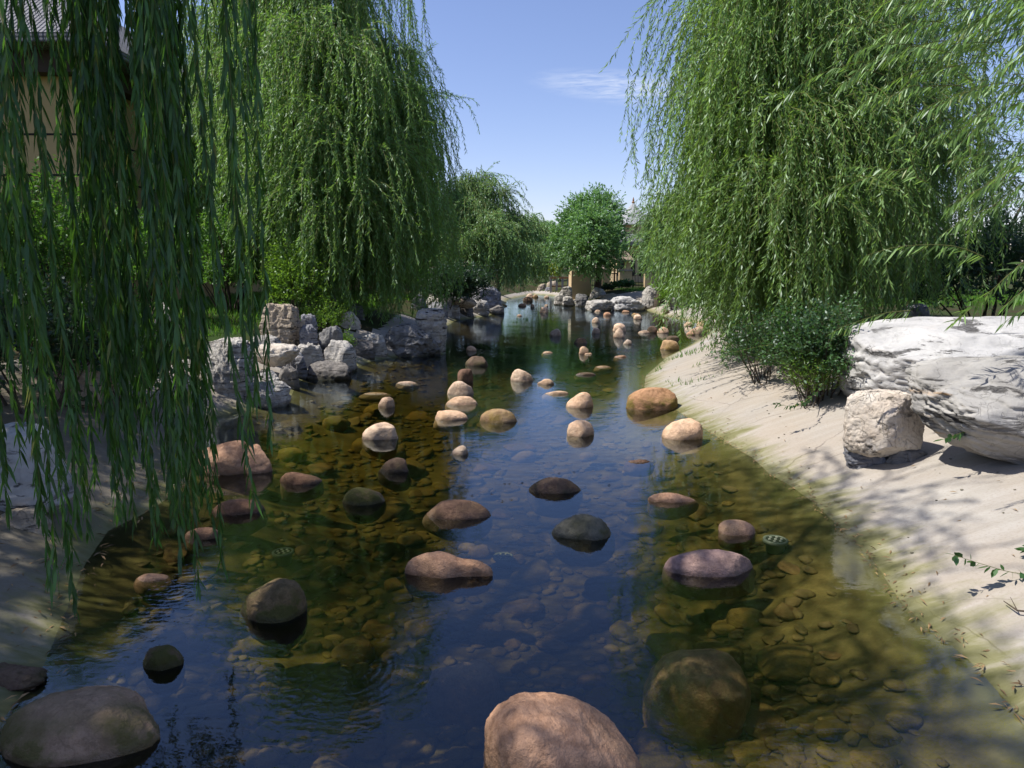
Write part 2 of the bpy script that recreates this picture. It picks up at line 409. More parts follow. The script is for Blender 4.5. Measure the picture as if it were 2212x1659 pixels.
def water_mat():
    t = NT('pond water'); c = t.n('ShaderNodeNewGeometry').outputs['Position']
    r1 = t.noise(t.mapping(c, (1, 1.8, 1)), 7, 3, .55, .3); r2 = t.noise(t.mapping(c, (1, 1.5, 1)), 34, 2, .5); r3 = t.noise(c, 1.1, 3, .5)
    h = t.math('ADD', t.math('MULTIPLY', r1, .55), t.math('MULTIPLY', r2, .10))
    h = t.math('MULTIPLY', h, t.rng(r3, .38, .62, .25, 1.0))
    # rings left by water insects
    for (cx, cyy, rad) in ((-.75, 2.85, .75), (-.35, 3.15, .45), (-.95, 3.25, .5), (-.62, 4.35, .3), (-1.0, 2.45, .6), (-1.9, 3.6, .5)):
        vm = t.n('ShaderNodeVectorMath', operation='DISTANCE'); t.l(c, vm.inputs[0]); vm.inputs[1].default_value = (cx, cyy, 0)
        d = vm.outputs['Value']
        w = t.math('SINE', t.math('MULTIPLY', d, 150.0))
        e = t.rng(d, 0.03, rad, 1, 0)
        h = t.math('ADD', h, t.math('MULTIPLY', t.math('MULTIPLY', w, t.math('POWER', e, 1.5)), .022))
    nb = t.bump(h, .13, .035)
    fr = t.n('ShaderNodeFresnel'); fr.inputs['IOR'].default_value = 1.66; t.l(nb, fr.inputs['Normal'])
    gl = t.n('ShaderNodeBsdfGlossy'); gl.inputs['Roughness'].default_value = .012; gl.inputs[0].default_value = (.72, .87, 1, 1); t.l(nb, gl.inputs['Normal'])
    tr = t.n('ShaderNodeBsdfTransparent'); tr.inputs[0].default_value = (.93, .94, .86, 1)
    m = t.n('ShaderNodeMixShader'); t.l(fr.outputs[0], m.inputs[0]); t.l(tr.outputs[0], m.inputs[1]); t.l(gl.outputs[0], m.inputs[2])
    t.l(m.outputs[0], t.out.inputs[0])
    va = t.n('ShaderNodeVolumeAbsorption'); va.inputs['Color'].default_value = (.66, .60, .24, 1); va.inputs['Density'].default_value = 1.5
    t.l(va.outputs[0], t.out.inputs['Volume'])
    return t.m
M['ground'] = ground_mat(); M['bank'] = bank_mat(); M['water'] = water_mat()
M['bark'] = simple('willow bark', (.075, .058, .042), .95, 14, .5, .9)
M['twig'] = simple('green yellow twig', (.16, .17, .05), .7, 10, .3)
M['twigdark'] = simple('dark twig', (.07, .07, .03), .8, 10, .3)
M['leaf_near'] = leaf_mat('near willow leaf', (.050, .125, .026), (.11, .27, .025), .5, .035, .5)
M['leaf_right'] = leaf_mat('right willow leaf', (.135, .245, .052), (.26, .44, .06), .5, .05, .5)
M['leaf_left'] = leaf_mat('left willow leaf', (.14, .26, .062), (.25, .46, .06), .5, .045, .5)
M['leaf_far'] = leaf_mat('far willow leaf', (.14, .26, .085), (.24, .42, .10), .45, .04, .5)
M['leaf_round'] = leaf_mat('round tree leaf', (.12, .25, .075), (.22, .42, .09), .45, .05, .5)
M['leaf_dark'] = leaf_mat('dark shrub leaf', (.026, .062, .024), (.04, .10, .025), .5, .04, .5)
M['leaf_shrub'] = leaf_mat('shrub leaf', (.075, .18, .022), (.15, .34, .03), .5, .03, .5)
M['leaf_bright'] = leaf_mat('bright shrub leaf', (.13, .25, .02), (.22, .40, .03), .4, .04)
M['leaf_gold'] = leaf_mat('golden hedge leaf', (.30, .36, .02), (.35, .42, .03), .3, .03)
M['leaf_ivy'] = leaf_mat('broad creeper leaf', (.040, .105, .025), (.08, .20, .03), .5, .05, .5)
M['grassleaf'] = leaf_mat('grass blade', (.085, .20, .02), (.16, .34, .03), .5, .03)
M['litter'] = leaf_mat('dry fallen leaf', (.36, .24, .12), (.2, .12, .05), .5, .03)

# ------------------------------------------------------------ ground and water sheets
def grid_axis(segs):
    out = []
    for a, b, st in segs: out += list(np.arange(a, b, st))
    return np.array(out + [segs[-1][1]])
gx = grid_axis([(-600,-60,60),(-60,-16,4),(-16,-8,.6),(-8,-4,.2),(-4,8,.075),(8,14,.3),(14,30,2),(30,60,5),(60,600,60)])
gy = grid_axis([(-300,-20,40),(-20,-2,1.5),(-2,1.5,.3),(1.5,9,.07),(9,20,.14),(20,52,.4),(52,80,4),(80,200,20),(200,900,100)])
X, Y = np.meshgrid(gx, gy); Z, S = terrain(X.ravel(), Y.ravel())
V = np.stack([X.ravel(), Y.ravel(), Z], -1); nx, ny = len(gx), len(gy)
idx = np.arange(nx * ny).reshape(ny, nx)
Q = np.stack([idx[:-1,:-1].ravel(), idx[:-1,1:].ravel(), idx[1:,1:].ravel(), idx[1:,:-1].ravel()], -1)
sq = S[Q].mean(1); yq = V[Q][:, :, 1].mean(1); xq = V[Q][:, :, 0].mean(1) - (redge(yq) + ledge(yq)) / 2
wid = np.where(xq > 0, np.where(yq > 33, .6, 3.4), np.where(V[Q][:, :, 1].mean(1) > 20, .5, np.where(V[Q][:, :, 1].mean(1) > 8.5, 1.4, 2.3)))
isb = (sq < wid) & (V[Q][:, :, 1].mean(1) < 70)
def sub(V, Q):
    u, inv = np.unique(Q, return_inverse=True); return V[u], inv.reshape(Q.shape)
v1, q1 = sub(V, Q[isb]); v2, q2 = sub(V, Q[~isb])
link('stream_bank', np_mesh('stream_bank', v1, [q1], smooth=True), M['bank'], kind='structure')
link('ground', np_mesh('ground', v2, [q2], smooth=True), M['ground'], kind='structure')
wb = MB(); wb.box((1, 27.5, -0.6), (15, 65, 1.2)); wb.build('water', M['water'], kind='structure')

# ------------------------------------------------------------ stones
def sphere_pts(sub):
    import bmesh
    bm = bmesh.new(); bmesh.ops.create_icosphere(bm, subdivisions=sub, radius=1.0)
    v = np.array([q.co[:] for q in bm.verts]); f = np.array([[q.index for q in p.verts] for p in bm.faces]); bm.free()
    return v / np.linalg.norm(v, axis=1)[:, None], f
SPH = {k: sphere_pts(k) for k in (2, 3, 4, 5, 6)}
def rotz(P, a):
    c, s = math.cos(a), math.sin(a); return np.stack([P[:, 0]*c - P[:, 1]*s, P[:, 0]*s + P[:, 1]*c, P[:, 2]], -1)

def stone_shape(sub, seed, k=2.4, cuts=3, amp=.10, skew=0.0, cutd=(.78, .95)):
    u, f = SPH[sub]; rg = np.random.default_rng(seed)
    p = u / (np.abs(u) ** k).sum(1)[:, None] ** (1 / k)
    p = rotz(p, rg.uniform(0, 3.1)) if k < 3 else rotz(p, rg.uniform(-.35, .35))
    for _ in range(cuts):
        n = rg.normal(size=3); n[2] = abs(n[2]) * .7; n /= np.linalg.norm(n); d = rg.uniform(*cutd)
        e = np.maximum(0, p @ n - d); e = e - .5 * np.minimum(e, .03) ; p = p - n * e[:, None] * .85
    p = p * (1 + amp * fbm(p * 1.1 + seed * 3.7, seed, 3, .45))[:, None]
    p = p * (1 + .028 * (1 - np.abs(fbm(p * 2.6 + seed, seed + 2, 3, .5)) - .6) + .012 * fbm(p * 9 + seed, seed + 5, 3, .6))[:, None]
    if skew: p[:, 2] *= 1 + skew * np.clip(p[:, 0], -1, 1) * .6
    return p, f
def fit_above(p, zc, W, D, Hh):
    """scale so that the part above z=0 has width W, depth ~D and height Hh when centred at zc (zc may be < 0)"""
    p = p.copy(); top = p[:, 2].max()
    rz = (Hh - zc) / top; p[:, 2] = p[:, 2] * rz + zc
    ab = p[:, 2] > -0.002
    x0, x1 = p[ab, 0].min(), p[ab, 0].max(); y0, y1 = p[ab, 1].min(), p[ab, 1].max()
    p[:, 0] = (p[:, 0] - (x0 + x1) / 2) * W / (x1 - x0); p[:, 1] = (p[:, 1] - (y0 + y1) / 2) * D / (y1 - y0)
    low = p[:, 2] < -.75; p[low, 2] = -.75
    return p
SEED = [100]
def boulder(cx, yt, yb, w, mat, label, k=2.3, cuts=3, amp=.10, skew=0.0, zc=-.25, dr=.72, sub=4, lab_cat='boulder', shape=None, group=None, dr_abs=None):
    SEED[0] += 1; s = SEED[0]
    P = at_z(cx, yb, 0); wd = w / F * depth_of(P)
    dd = dr_abs or wd * dr
    c = Vector((P.x * (1 + dd / 2 / P.y), P.y + dd / 2, 0))
    wd = w / F * depth_of(c)
    # top height: crest a little behind the front
    Hh = at_y(cx, yt, c.y + dd * .05).z
    Hh = max(Hh, .012)
    p, f = (shape or stone_shape)(sub, s, k, cuts, amp, skew)
    p = fit_above(p, zc * max(Hh, .08) if zc < 0 else zc * Hh, wd, dd, Hh)
    me = np_mesh('boulder', p, [f], smooth=True)
    o = link('boulder', me, M[mat], label=label, cat=lab_cat, group=group); o.location = c
    return o
G1 = None
def bone(sub, s, k, cuts, amp, skew):
    p, f = stone_shape(sub, s, 2.9, 1, .05, 0)
    x = p[:, 0]; w = 1.0 - .28 / (1 + np.exp(-(x - .05) * 9)) - .12 * np.exp(-((x - .30) / .25) ** 2)
    p[:, 1] *= w; p[:, 2] *= (.45 + .55 * w) * (1 - .06 * x); p[:, 0] *= 1.0
    p[:, 1] += -.30 * x - .18 * x * x
    return p, f
def foregr(sub, s, k, cuts, amp, skew):
    p, f = stone_shape(sub, 41, 3.2, 1, .04, 0)
    x = p[:, 0]; p[:, 2] *= 1.0 - .26 * np.clip(x + .55, 0, 2) ** 1.15
    n = np.array([.15, -.85, .5]); n /= np.linalg.norm(n)
    g = fbm(p * 1.3 + 3.3, 9, 2) ; p += np.outer(.06 * g, n)
    return p, f
B = boulder
B(1212, 1511, 1745, 338, 'pink', 'big smooth pink boulder with leaf shadows in the centre foreground, cut by the bottom edge', sub=6, shape=foregr, zc=-.15, dr=.8)
B(186, 1494, 1660, 343, 'mossbrown', 'huge brown boulder with green moss in the shaded bottom left corner', sub=6, k=2.3, cuts=2, amp=.07, zc=-.2, dr=.6)
B(592, 1248, 1347, 143, 'olive', 'mossy brown egg-shaped boulder rising to the right in dark water', skew=.55, sub=5, k=2.4, cuts=2, zc=-.05, dr=.8)
B(970, 1192, 1250, 191, 'pink', 'bone-shaped pink brown stone lying near the round underwater light', sub=5, shape=bone, zc=-.2, dr=.34)
B(1255, 1109, 1168, 128, 'gray', 'grey green pyramid-like boulder with cracks in the blue water', k=2.0, cuts=5, sub=5, zc=-.4, dr=.7)
B(1199, 1031, 1067, 112, 'brown', 'dark brown pointed boulder alone in the middle of the blue reflection', k=2.0, cuts=2, zc=-.7, dr=.5)
B(990, 1080, 1123, 136, 'red', 'long reddish brown stone left of the grey green pyramid-like boulder', k=2.2, cuts=2, zc=-.5, dr=.45, skew=.1)
B(514, 1077, 1113, 105, 'red', 'dark red low stone in front of the big pink granite block', k=2.2, zc=-.5, dr=.5)
B(785, 1053, 1092, 90, 'olive', 'olive brown boulder with dark algae left of the blue reflection', k=2.2, zc=-.3, dr=.6)
B(648, 1019, 1048, 90, 'red', 'flat reddish slab-like stone right of the pink granite block', k=2.6, zc=-.5, dr=.5, skew=-.4)
B(852, 988, 1021, 64, 'brown', 'small brown boulder between olive algae boulder and cream stones', k=2.3, zc=-.4, dr=.6, skew=.3)
B(438, 1138, 1166, 77, 'red', 'low reddish stone seen behind hanging willow tips at the left', zc=-.5, dr=.5)
B(821, 914, 951, 79, 'cream', 'cream wedge boulder on the left with a submerged yellow neighbour', k=2.6, skew=.5, zc=-.2, dr=.6)
B(1077, 883, 914, 80, 'tan', 'tan brown dome boulder in the middle of the stream', k=2.3, cuts=3, zc=-.3, dr=.6)
B(976, 886, 908, 72, 'pinklight', 'pale flat-topped stone with pink rim left of the tan dome', k=2.7, zc=-.4, dr=.55)
B(994, 962, 983, 36, 'cream', 'small white pointed stone on the edge of the blue reflection', k=2.0, cuts=4, zc=-.2, dr=.7, skew=.4)
B(998, 856, 876, 68, 'pinklight', 'flat pink stone between the pale flat-topped stone and cream dome', zc=-.6, dr=.5)
B(995, 822, 853, 56, 'cream', 'pale dome stone in front of the brown upright stone', k=2.1, zc=-.2, dr=.6)
B(1005, 796, 827, 34, 'red', 'upright squarish brown stone standing behind the pale dome', k=3.4, cuts=2, zc=.1, dr=.7, amp=.05)
B(1030, 769, 791, 49, 'brown', 'rough dark brown dome stone in mid stream', k=2.4, zc=-.1, dr=.6)
B(1128, 796, 824, 50, 'cream', 'tan wedge boulder sloping down to the right in mid stream', k=2.4, skew=-.5, zc=-.2, dr=.6)
B(1179, 818, 831, 36, 'pinklight', 'small low pink stone right of the tan wedge boulder', zc=-.5, dr=.5)
B(1203, 844, 852, 52, 'pinklight', 'thin flat pale stone barely above water behind the two cream boulders', zc=-.8, dr=.3)
B(1252, 847, 882, 60, 'pinklight', 'cream boulder with a sloping left side, farther of two alike', k=2.5, skew=.5, cuts=4, zc=-.1, dr=.7)
B(1254, 908, 944, 59, 'pinklight', 'rounded cream boulder with a wet brown foot, nearer of two alike', k=2.6, cuts=3, zc=.0, dr=.7)
B(1408, 837, 887, 113, 'orange', 'big orange boulder with a mossy face at the right bank', k=2.8, skew=.18, zc=.12, dr=.55, sub=5, amp=.07)
B(1472, 904, 951, 88, 'pinklight', 'orange pink boulder on the waterline of the concrete bank', k=2.4, skew=.35, zc=-.05, dr=.7, sub=5)
B(1380, 993, 1000, 48, 'red', 'thin dark flat stone just breaking the water at the right', zc=-.8, dr=.35)
B(1450, 1063, 1086, 100, 'pink', 'flat pink stone slanting just above water at the right', k=2.2, zc=-.6, dr=.35, skew=-.3)
B(1590, 1122, 1157, 78, 'pink', 'pink boulder with pale cap in olive water at the right', k=2.2, zc=-.35, dr=.7, skew=-.2)
B(1531, 1189, 1247, 195, 'purple', 'long mauve boulder with smooth rounded back at the right', k=2.5, cuts=1, amp=.05, zc=-.35, dr=.42, sub=5)
B(1265, 804, 811, 44, 'brown', 'thin flat brown stone right of the tan wedge boulder, farther back', zc=-.6, dr=.4)
B(1254, 729, 742, 29, 'brown', 'low dark brown dome stone beyond the small pink stones', zc=-.5, dr=.6)
B(1261, 748, 765, 22, 'pinklight', 'small pinkish stone with a sloping top below the dark dome', k=2.4, cuts=4, skew=.3, zc=0, dr=.7)
B(1018, 747, 759, 23, 'pinklight', 'small pinkish stone right of the big grey rock', k=2.4, cuts=3, zc=-.1, dr=.7)
B(1200, 710, 727, 25, 'cream', 'tan rounded stone with reflection in dark green water', zc=-.1, dr=.7, skew=.2)
B(1287, 708, 721, 17, 'cream', 'small squarish cream stone left of the paired pointed stones', k=3.2, zc=.1, dr=.8)
B(1287, 685, 698, 18, 'cream', 'small pointed cream stone below the white shore rocks', k=2.0, cuts=4, zc=0, dr=.8)
B(1338, 698, 717, 29, 'cream', 'rounded cream stone behind the triangular one', zc=0, dr=.7)
B(1337, 708, 730, 26, 'cream', 'triangular cream stone in front of a rounded one', k=1.6, cuts=3, zc=-.05, dr=.7)
B(1356, 733, 744, 19, 'cream', 'little cream stone right of the triangular stone', k=2.0, zc=-.2, dr=.7)
B(1175, 663, 676, 19, 'cream', 'squarish cream stone standing alone in far water', k=3.0, cuts=2, zc=.2, dr=.8)
B(1378, 679, 690, 20, 'cream', 'cream stone in front of a flat one below the white block rocks', zc=0, dr=.7)
B(1373, 676, 681, 18, 'tan', 'flat tan stone behind a cream one below the white block rocks', zc=-.4, dr=.6)
B(1312, 674, 682, 18, 'pink', 'small pink stone below the white shore rocks', zc=-.3, dr=.6)
B(1291, 669, 674, 15, 'pinklight', 'tiny pale stone right under the white shore rocks', zc=-.4, dr=.6)
B(1352, 670, 675, 18, 'pink', 'tiny flat pink stone at the foot of the white block rocks', zc=-.5, dr=.6)
B(1391, 713, 720, 25, 'pinklight', 'flat pale pink stone, left of three in a row', zc=-.5, dr=.6)
B(1409, 704, 719, 24, 'brown', 'brown stone, middle of three in a row', zc=-.1, dr=.7)
B(1432, 706, 720, 26, 'pinklight', 'pinkish stone, right of three in a row', zc=-.1, dr=.7)
B(1446, 734, 756, 41, 'tan', 'mossy tan oval boulder by the right shore under willow tips', k=2.4, zc=0, dr=.6)
B(1453, 725, 737, 30, 'brown', 'brown stone tucked behind the mossy tan oval boulder', zc=0, dr=.6)
B(1122, 679, 683, 12, 'pinklight', 'tiny pink stone in far open water', zc=-.5, dr=.6)
B(1128, 655, 662, 18, 'pink', 'flat pink stone in the far narrow part of the stream', zc=-.4, dr=.6)
B(1150, 656, 664, 9, 'pinklight', 'tiny pointed pale stone in the far narrow part of the stream', zc=0, dr=.8)
B(1180, 657, 663, 8, 'cream', 'tiny round cream stone behind the squarish one far off', zc=0, dr=.8)
B(1086, 657, 662, 20, 'tan', 'flat yellowish stone beside the far left rock pile', zc=-.5, dr=.6)
B(1144, 634, 643, 16, 'cream', 'cream stone in the pebble shallows at the stream bend', zc=0, dr=.7)
B(1156, 636, 643, 14, 'tan', 'tan stone in the pebble shallows at the stream bend', zc=0, dr=.7)
B(1140, 641, 651, 22, 'brown', 'brown stone in front of the pebble shallows at the bend', zc=-.2, dr=.7)
B(1181, 638, 644, 12, 'cream', 'small cream stone right of the pebble shallows', zc=0, dr=.7)
B(1507, 704, 722, 38, 'pinklight', 'largest pinkish stone of the cluster under the right willow tips', zc=-.1, dr=.7, skew=.2)
B(1517, 693, 707, 26, 'pinklight', 'stone behind the largest of the cluster under the right willow tips', zc=0, dr=.7)
B(1489, 707, 715, 20, 'cream', 'small left stone of the cluster under the right willow tips', zc=-.2, dr=.7)
B(1492, 716, 724, 20, 'pink', 'small front stone of the cluster under the right willow tips', zc=-.2, dr=.7)
B(1487, 695, 705, 20, 'cream', 'back left stone of the cluster under the right willow tips', zc=-.1, dr=.7)
B(1183, 759, 763, 22, 'pinklight', 'thin pale stone breaking the water in mid stream', zc=-.7, dr=.5)
B(1341, 767, 772, 26, 'pink', 'thin pink stone breaking the water right of mid stream', zc=-.7, dr=.5)
B(1303, 790, 794, 30, 'tan', 'thin tan stone breaking the water behind the orange boulder', zc=-.7, dr=.5)
B(835, 857, 881, 35, 'pinklight', 'small pink stone with a slanted dark face at the left', k=2.6, cuts=4, zc=0, dr=.7, skew=.3)
B(878, 823, 829, 40, 'cream', 'thin pale stone breaking the water near the grey rock reflection', zc=-.7, dr=.4)
B(812, 847, 852, 50, 'tan', 'thin orange tan stone breaking the water at the left', zc=-.7, dr=.4)
B(1271, 762, 766, 16, 'pinklight', 'sliver of pale stone beside the small sloping pink stone', zc=-.7, dr=.5)
B(355, 1392, 1450, 82, 'olive', 'brown boulder half out of the dark water at the lower left', zc=-.3, dr=.7, sub=5)
B(330, 1241, 1256, 66, 'pink', 'flat pink stone lit by a sun fleck in the dark left shallows', zc=-.6, dr=.5)

# stones wholly under water: centre pixel, size, material
def sunken(cx, cyp, w, h, mat, label, k=2.3, cuts=4, zt=-.02, sub=4, cat='boulder', dr=.75, lift=.42):
    SEED[0] += 1; s = SEED[0]; z = zt
    for _ in range(3):
        P = at_z(cx, cyp, z); wd = w / F * depth_of(P); bz = tz(P.x, P.y); z = min(zt, bz + wd * lift)
    p, f = stone_shape(sub, s, k, cuts, .09, 0)
    p = p / np.abs(p).max(0); hh = max(z - bz, .04); p[:, 0] *= wd / 2; p[:, 1] *= wd / 2 * dr; p[:, 2] *= hh * .7
    o = link('boulder', np_mesh('boulder', p, [f], smooth=True), M[mat], label=label, cat=cat); o.location = (P.x, P.y, z - hh * .7)
    return o
sunken(1510, 1408, 245, 112, 'sunkpale', 'very large tan boulder lying just under the water at the lower right', sub=5, zt=-.004, lift=1.2, k=2.6, cuts=1, dr=.8)
sunken(1003, 1415, 165, 60, 'sunkpale', 'long pale boulder under the deep blue water in the centre', zt=-.08, k=2.6, lift=.8)
sunken(712, 1606, 112, 75, 'pink', 'square-edged pink stone under water near the bottom edge', k=4, zt=-.05)
sunken(575, 1628, 58, 68, 'cream', 'whitish rough stone under water near the bottom edge', zt=-.03, dr=1.2)
sunken(820, 1455, 74, 28, 'pink', 'flat pink stone under water left of the long pale boulder', zt=-.10)
sunken(1278, 1455, 66, 46, 'red', 'round reddish stone under deep blue water behind the foreground boulder', zt=-.14)
sunken(1275, 1308, 105, 45, 'brown', 'wide dark boulder under the deep blue water in the centre', zt=-.18)
sunken(1310, 1247, 95, 36, 'brown', 'oblong dark stone under water below the grey green pyramid', zt=-.2)
sunken(1285, 1190, 46, 36, 'brown', 'round stone under water just below the grey green pyramid', zt=-.2)
sunken(1130, 971, 58, 17, 'cream', 'pale oblong stone under water in the middle of the stream', zt=-.04)
sunken(1270, 975, 40, 15, 'pinklight', 'pale pink stone under water in the middle right', zt=-.08)
sunken(1010, 1172, 42, 20, 'cream', 'pale pointed stone under water left of the round light', zt=-.12)
sunken(1133, 1160, 36, 14, 'cream', 'pale slanting stone under water right of the round light', zt=-.12)
sunken(1052, 1183, 30, 16, 'cream', 'small pale stone touching the round underwater light', zt=-.16)
sunken(725, 886, 62, 16, 'cobble_y', 'yellow flat stone under water beside the lying white rock', zt=-.03)
sunken(628, 967, 68, 16, 'cobble_y', 'long yellow flat stone under water right of the pink granite block', zt=-.03)
sunken(795, 936, 74, 26, 'cobble_y', 'yellow submerged stone hugging the cream wedge boulder', zt=-.02)
sunken(838, 955, 80, 18, 'tan', 'dim submerged stone in front of the cream wedge boulder', zt=-.03)
sunken(815, 873, 60, 16, 'cobble_y', 'yellow submerged stone behind the small slanted pink stone', zt=-.02)
sunken(845, 1075, 52, 14, 'olive', 'thin submerged stone right of the olive algae boulder', zt=-.04)
sunken(1612, 1315, 82, 24, 'cobble_y', 'flat orange stone under water behind the very large tan boulder', zt=-.06)
sunken(1700, 1525, 48, 40, 'cobble_r', 'round brown stone under water at the lower right', zt=-.05)
sunken(1480, 1590, 55, 50, 'cobble_r', 'round tan stone under water right of the foreground boulder', zt=-.08)
sunken(1800, 1555, 75, 38, 'cobble_y', 'bright yellow stone under water, largest of the lower right yellow ones', zt=-.04)
sunken(1955, 1535, 78, 46, 'cobble_y', 'big yellow oval stone by the lower right shore', zt=-.04)
sunken(1915, 1570, 70, 36, 'cobble_y', 'yellow elongated stone in front of the big yellow oval one', zt=-.04)
sunken(1900, 1625, 80, 44, 'cobble_y', 'yellow angular stone nearest the bottom right edge', zt=-.05)

# pink granite block of two lobes on the left
def two_lobe(sub, s, k, cuts, amp, skew):
    p, f = stone_shape(sub, s, 3.6, 4, .06, 0, (.7, .9))
    x = p[:, 0]; p[:, 2] *= 1 - .16 * np.exp(-((x - .38) / .10) ** 2) - .10 * (x > .38) - .12 * np.clip(-x, 0, 1)
    p[:, 1] *= 1 - .22 * np.exp(-((x - .38) / .14) ** 2)
    return p, f
B(511, 951, 1027, 163, 'pink', 'big two-lobed pink granite block behind the hanging willow tips', sub=6, shape=two_lobe, zc=.1, dr=.55, lab_cat='rock')

# ------------------------------------------------------------ limestone rocks
ROCKS = []
def rock(x0, x1, yt, yb, mat, label, k=4.5, cuts=6, strata=.05, layers=6, depth=None, dr=.8, sub=5, amp=.09, zb=.18, flat=0.0, taper=0.0, lean=0.0, base=None, under=0.0, rz=None, ft=None, ridge=1.0):
    SEED[0] += 1; s = SEED[0]; rg = np.random.default_rng(s)
    cx = (x0 + x1) / 2
    if depth is None: P = at_ground(cx, yb)
    else: P = at_y(cx, yb, depth)
    wd = (x1 - x0) / F * depth_of(P); dd = wd * dr
    c = Vector((P.x * (1 + dd / 2 / P.y), P.y + dd / 2, P.z)); wd = (x1 - x0) / F * depth_of(c)
    zt = at_y(cx, yt, c.y).z; z0 = P.z - zb if base is None else base
    u, f = SPH[sub]; p = u / (np.abs(u) ** k).sum(1)[:, None] ** (1 / k)
    p = rotz(p, rg.uniform(-.4, .4) if rz is None else rz)
    for _ in range(cuts):
        n = rg.normal(size=3); n[2] = n[2] * .6 + .1; n /= np.linalg.norm(n); d = rg.uniform(.72, 1.0)
        e = np.maximum(0, p @ n - d); p = p - n * e[:, None] * .92
    q = p.copy(); q[:, 2] += .10 * fbm(p * 1.2 + s, s, 2)
    lay = (q[:, 2] + .12 * q[:, 0] * rg.uniform(-1, 1)) * layers
    fr = lay - np.floor(lay); hsh = _H[(np.floor(lay).astype(int) * 37 + s * 11) & 4095] - .5
    groove = -np.exp(-((fr - .5) / .5) ** 2 * 0) * 0 - .55 * np.exp(-(np.minimum(fr, 1 - fr) / .11) ** 2) * (.5 + .5 * vnoise(p * 2.3 + s, s + 2))
    rad = 1 + strata * (hsh * 1.5 + groove)
    p[:, 0] *= rad; p[:, 1] *= rad
    nn = fbm(p * 1.4 + s * 1.7, s + 9, 2, .5); p *= (1 + amp * nn)[:, None]
    rn = 1 - np.abs(fbm(p * 3.1 + s, s + 3, 4, .55)); p *= (1 + .12 * ridge * (rn - .6))[:, None]
    p *= (1 + .018 * ridge * fbm(p * 13 + s, s + 4, 3, .6))[:, None]
    t = (p[:, 2] + 1) / 2
    tp = 1 - taper * t - under * np.clip(.45 - t, 0, 1)
    p[:, 0] = p[:, 0] * tp + lean * t; p[:, 1] *= tp
    if flat: p[:, 2] = np.where(p[:, 2] > 0, p[:, 2] * (1 - flat) , p[:, 2])
    if ft is not None: p = ft(p)
    mn, mx = p.min(0), p.max(0); p = (p - (mn + mx) / 2) / (mx - mn)
    p[:, 0] *= wd; p[:, 1] *= dd; p[:, 2] = (p[:, 2] + .5) * (zt - z0)
    o = link('rock', np_mesh('rock', p, [f], smooth=True), M[mat], label=label, cat='rock'); o.location = (c.x, c.y, z0)
    ROCKS.append((label, c, wd, zt)); return o

def cutp(p, planes):
    for n, d in planes:
        n = np.array(n) / np.linalg.norm(n); e = np.maximum(0, p @ n - d); p = p - np.outer(e * .96, n)
    return p
def crag(p, s, a=.030, f=2.3):
    g = fbm(p * f * np.array([1, 1, 1.7]) + s, s, 3, .5); p = p * (1 - a * np.exp(-(g / .07) ** 2))[:, None]
    h = vnoise(np.floor(fbm(p * 1.3 + s * 2, s + 1, 2) * 5)[:, None] * np.array([3.1, 1.7, 2.3]) + .3, s); return p * (1 + a * .8 * h)[:, None]
# right bank: the big white rock, its banded slab, the veined block and the base stone
def bigtop(p):
    p = cutp(p, [((-.7, -.35, .6), 1.02), ((-.25, -.75, .6), 1.03), ((.35, -.6, .72), 1.05), ((-.9, -.4, -.1), 1.02), ((.05, -.93, .15), .93), ((-.1, -.2, .97), .88)]); p = crag(p, 5, .022)
    x = p[:, 0]; z = p[:, 2]; p[:, 2] = np.where(z > 0, z * (1 - .10 * np.clip(-x - .55, 0, 1)), z); return p
def slabf(p):
    p = cutp(p, [((-.6, -.6, .55), .95), ((0, -.7, .72), .92), ((.3, -.85, -.2), .95), ((-.5, -.6, -.6), .95), ((-.2, -.9, .1), .92)]); p = crag(p, 8, .030, 1.9)
    return np.stack([p[:,0], p[:,1] + .30*p[:,2], p[:,2]*(1-.22*np.clip(-p[:,0]-.2,0,1)) - .20*p[:,0]], -1)
rock(1834, 2460, 688, 935, 'white', 'huge smooth white rock with black veins on the right bank', k=5.0, cuts=0, strata=.004, layers=4, sub=6, amp=.02, depth=5.95, dr=.62, zb=.0, rz=.1, ft=bigtop, ridge=.30)
rock(1968, 2560, 775, 1062, 'slab', 'banded pale slab leaning in front of the huge white rock', k=4.6, cuts=0, strata=.012, layers=6, sub=6, amp=.02, depth=4.4, dr=.55, zb=0, ridge=.30, rz=.2, under=.45, ft=slabf)
rock(1822, 1980, 844, 1004, 'block', 'cream block with orange cavities propped on a grey base stone', k=5.0, cuts=0, strata=.004, layers=3, sub=6, depth=5.15, dr=.85, zb=0, amp=.02, rz=.5, ridge=.5, ft=lambda p: crag(cutp(p, [((.5, -.8, .1), .95), ((-.8, -.5, .15), 1.0), ((.1, -.5, -.85), 1.0), ((.7, .1, .6), 1.08), ((-.3, -.6, .75), 1.1)]), 3, .035))
rock(1815, 1935, 958, 1016, 'bluerock', 'low grey base stone under the cream block', k=3.4, cuts=7, dr=.9, zb=.1, strata=.03, sub=5)
rock(1915, 2015, 966, 1008, 'greyrock', 'flat grey wedge stone at the right foot of the cream block', k=3.0, cuts=7, dr=.55, zb=.08, taper=.3)
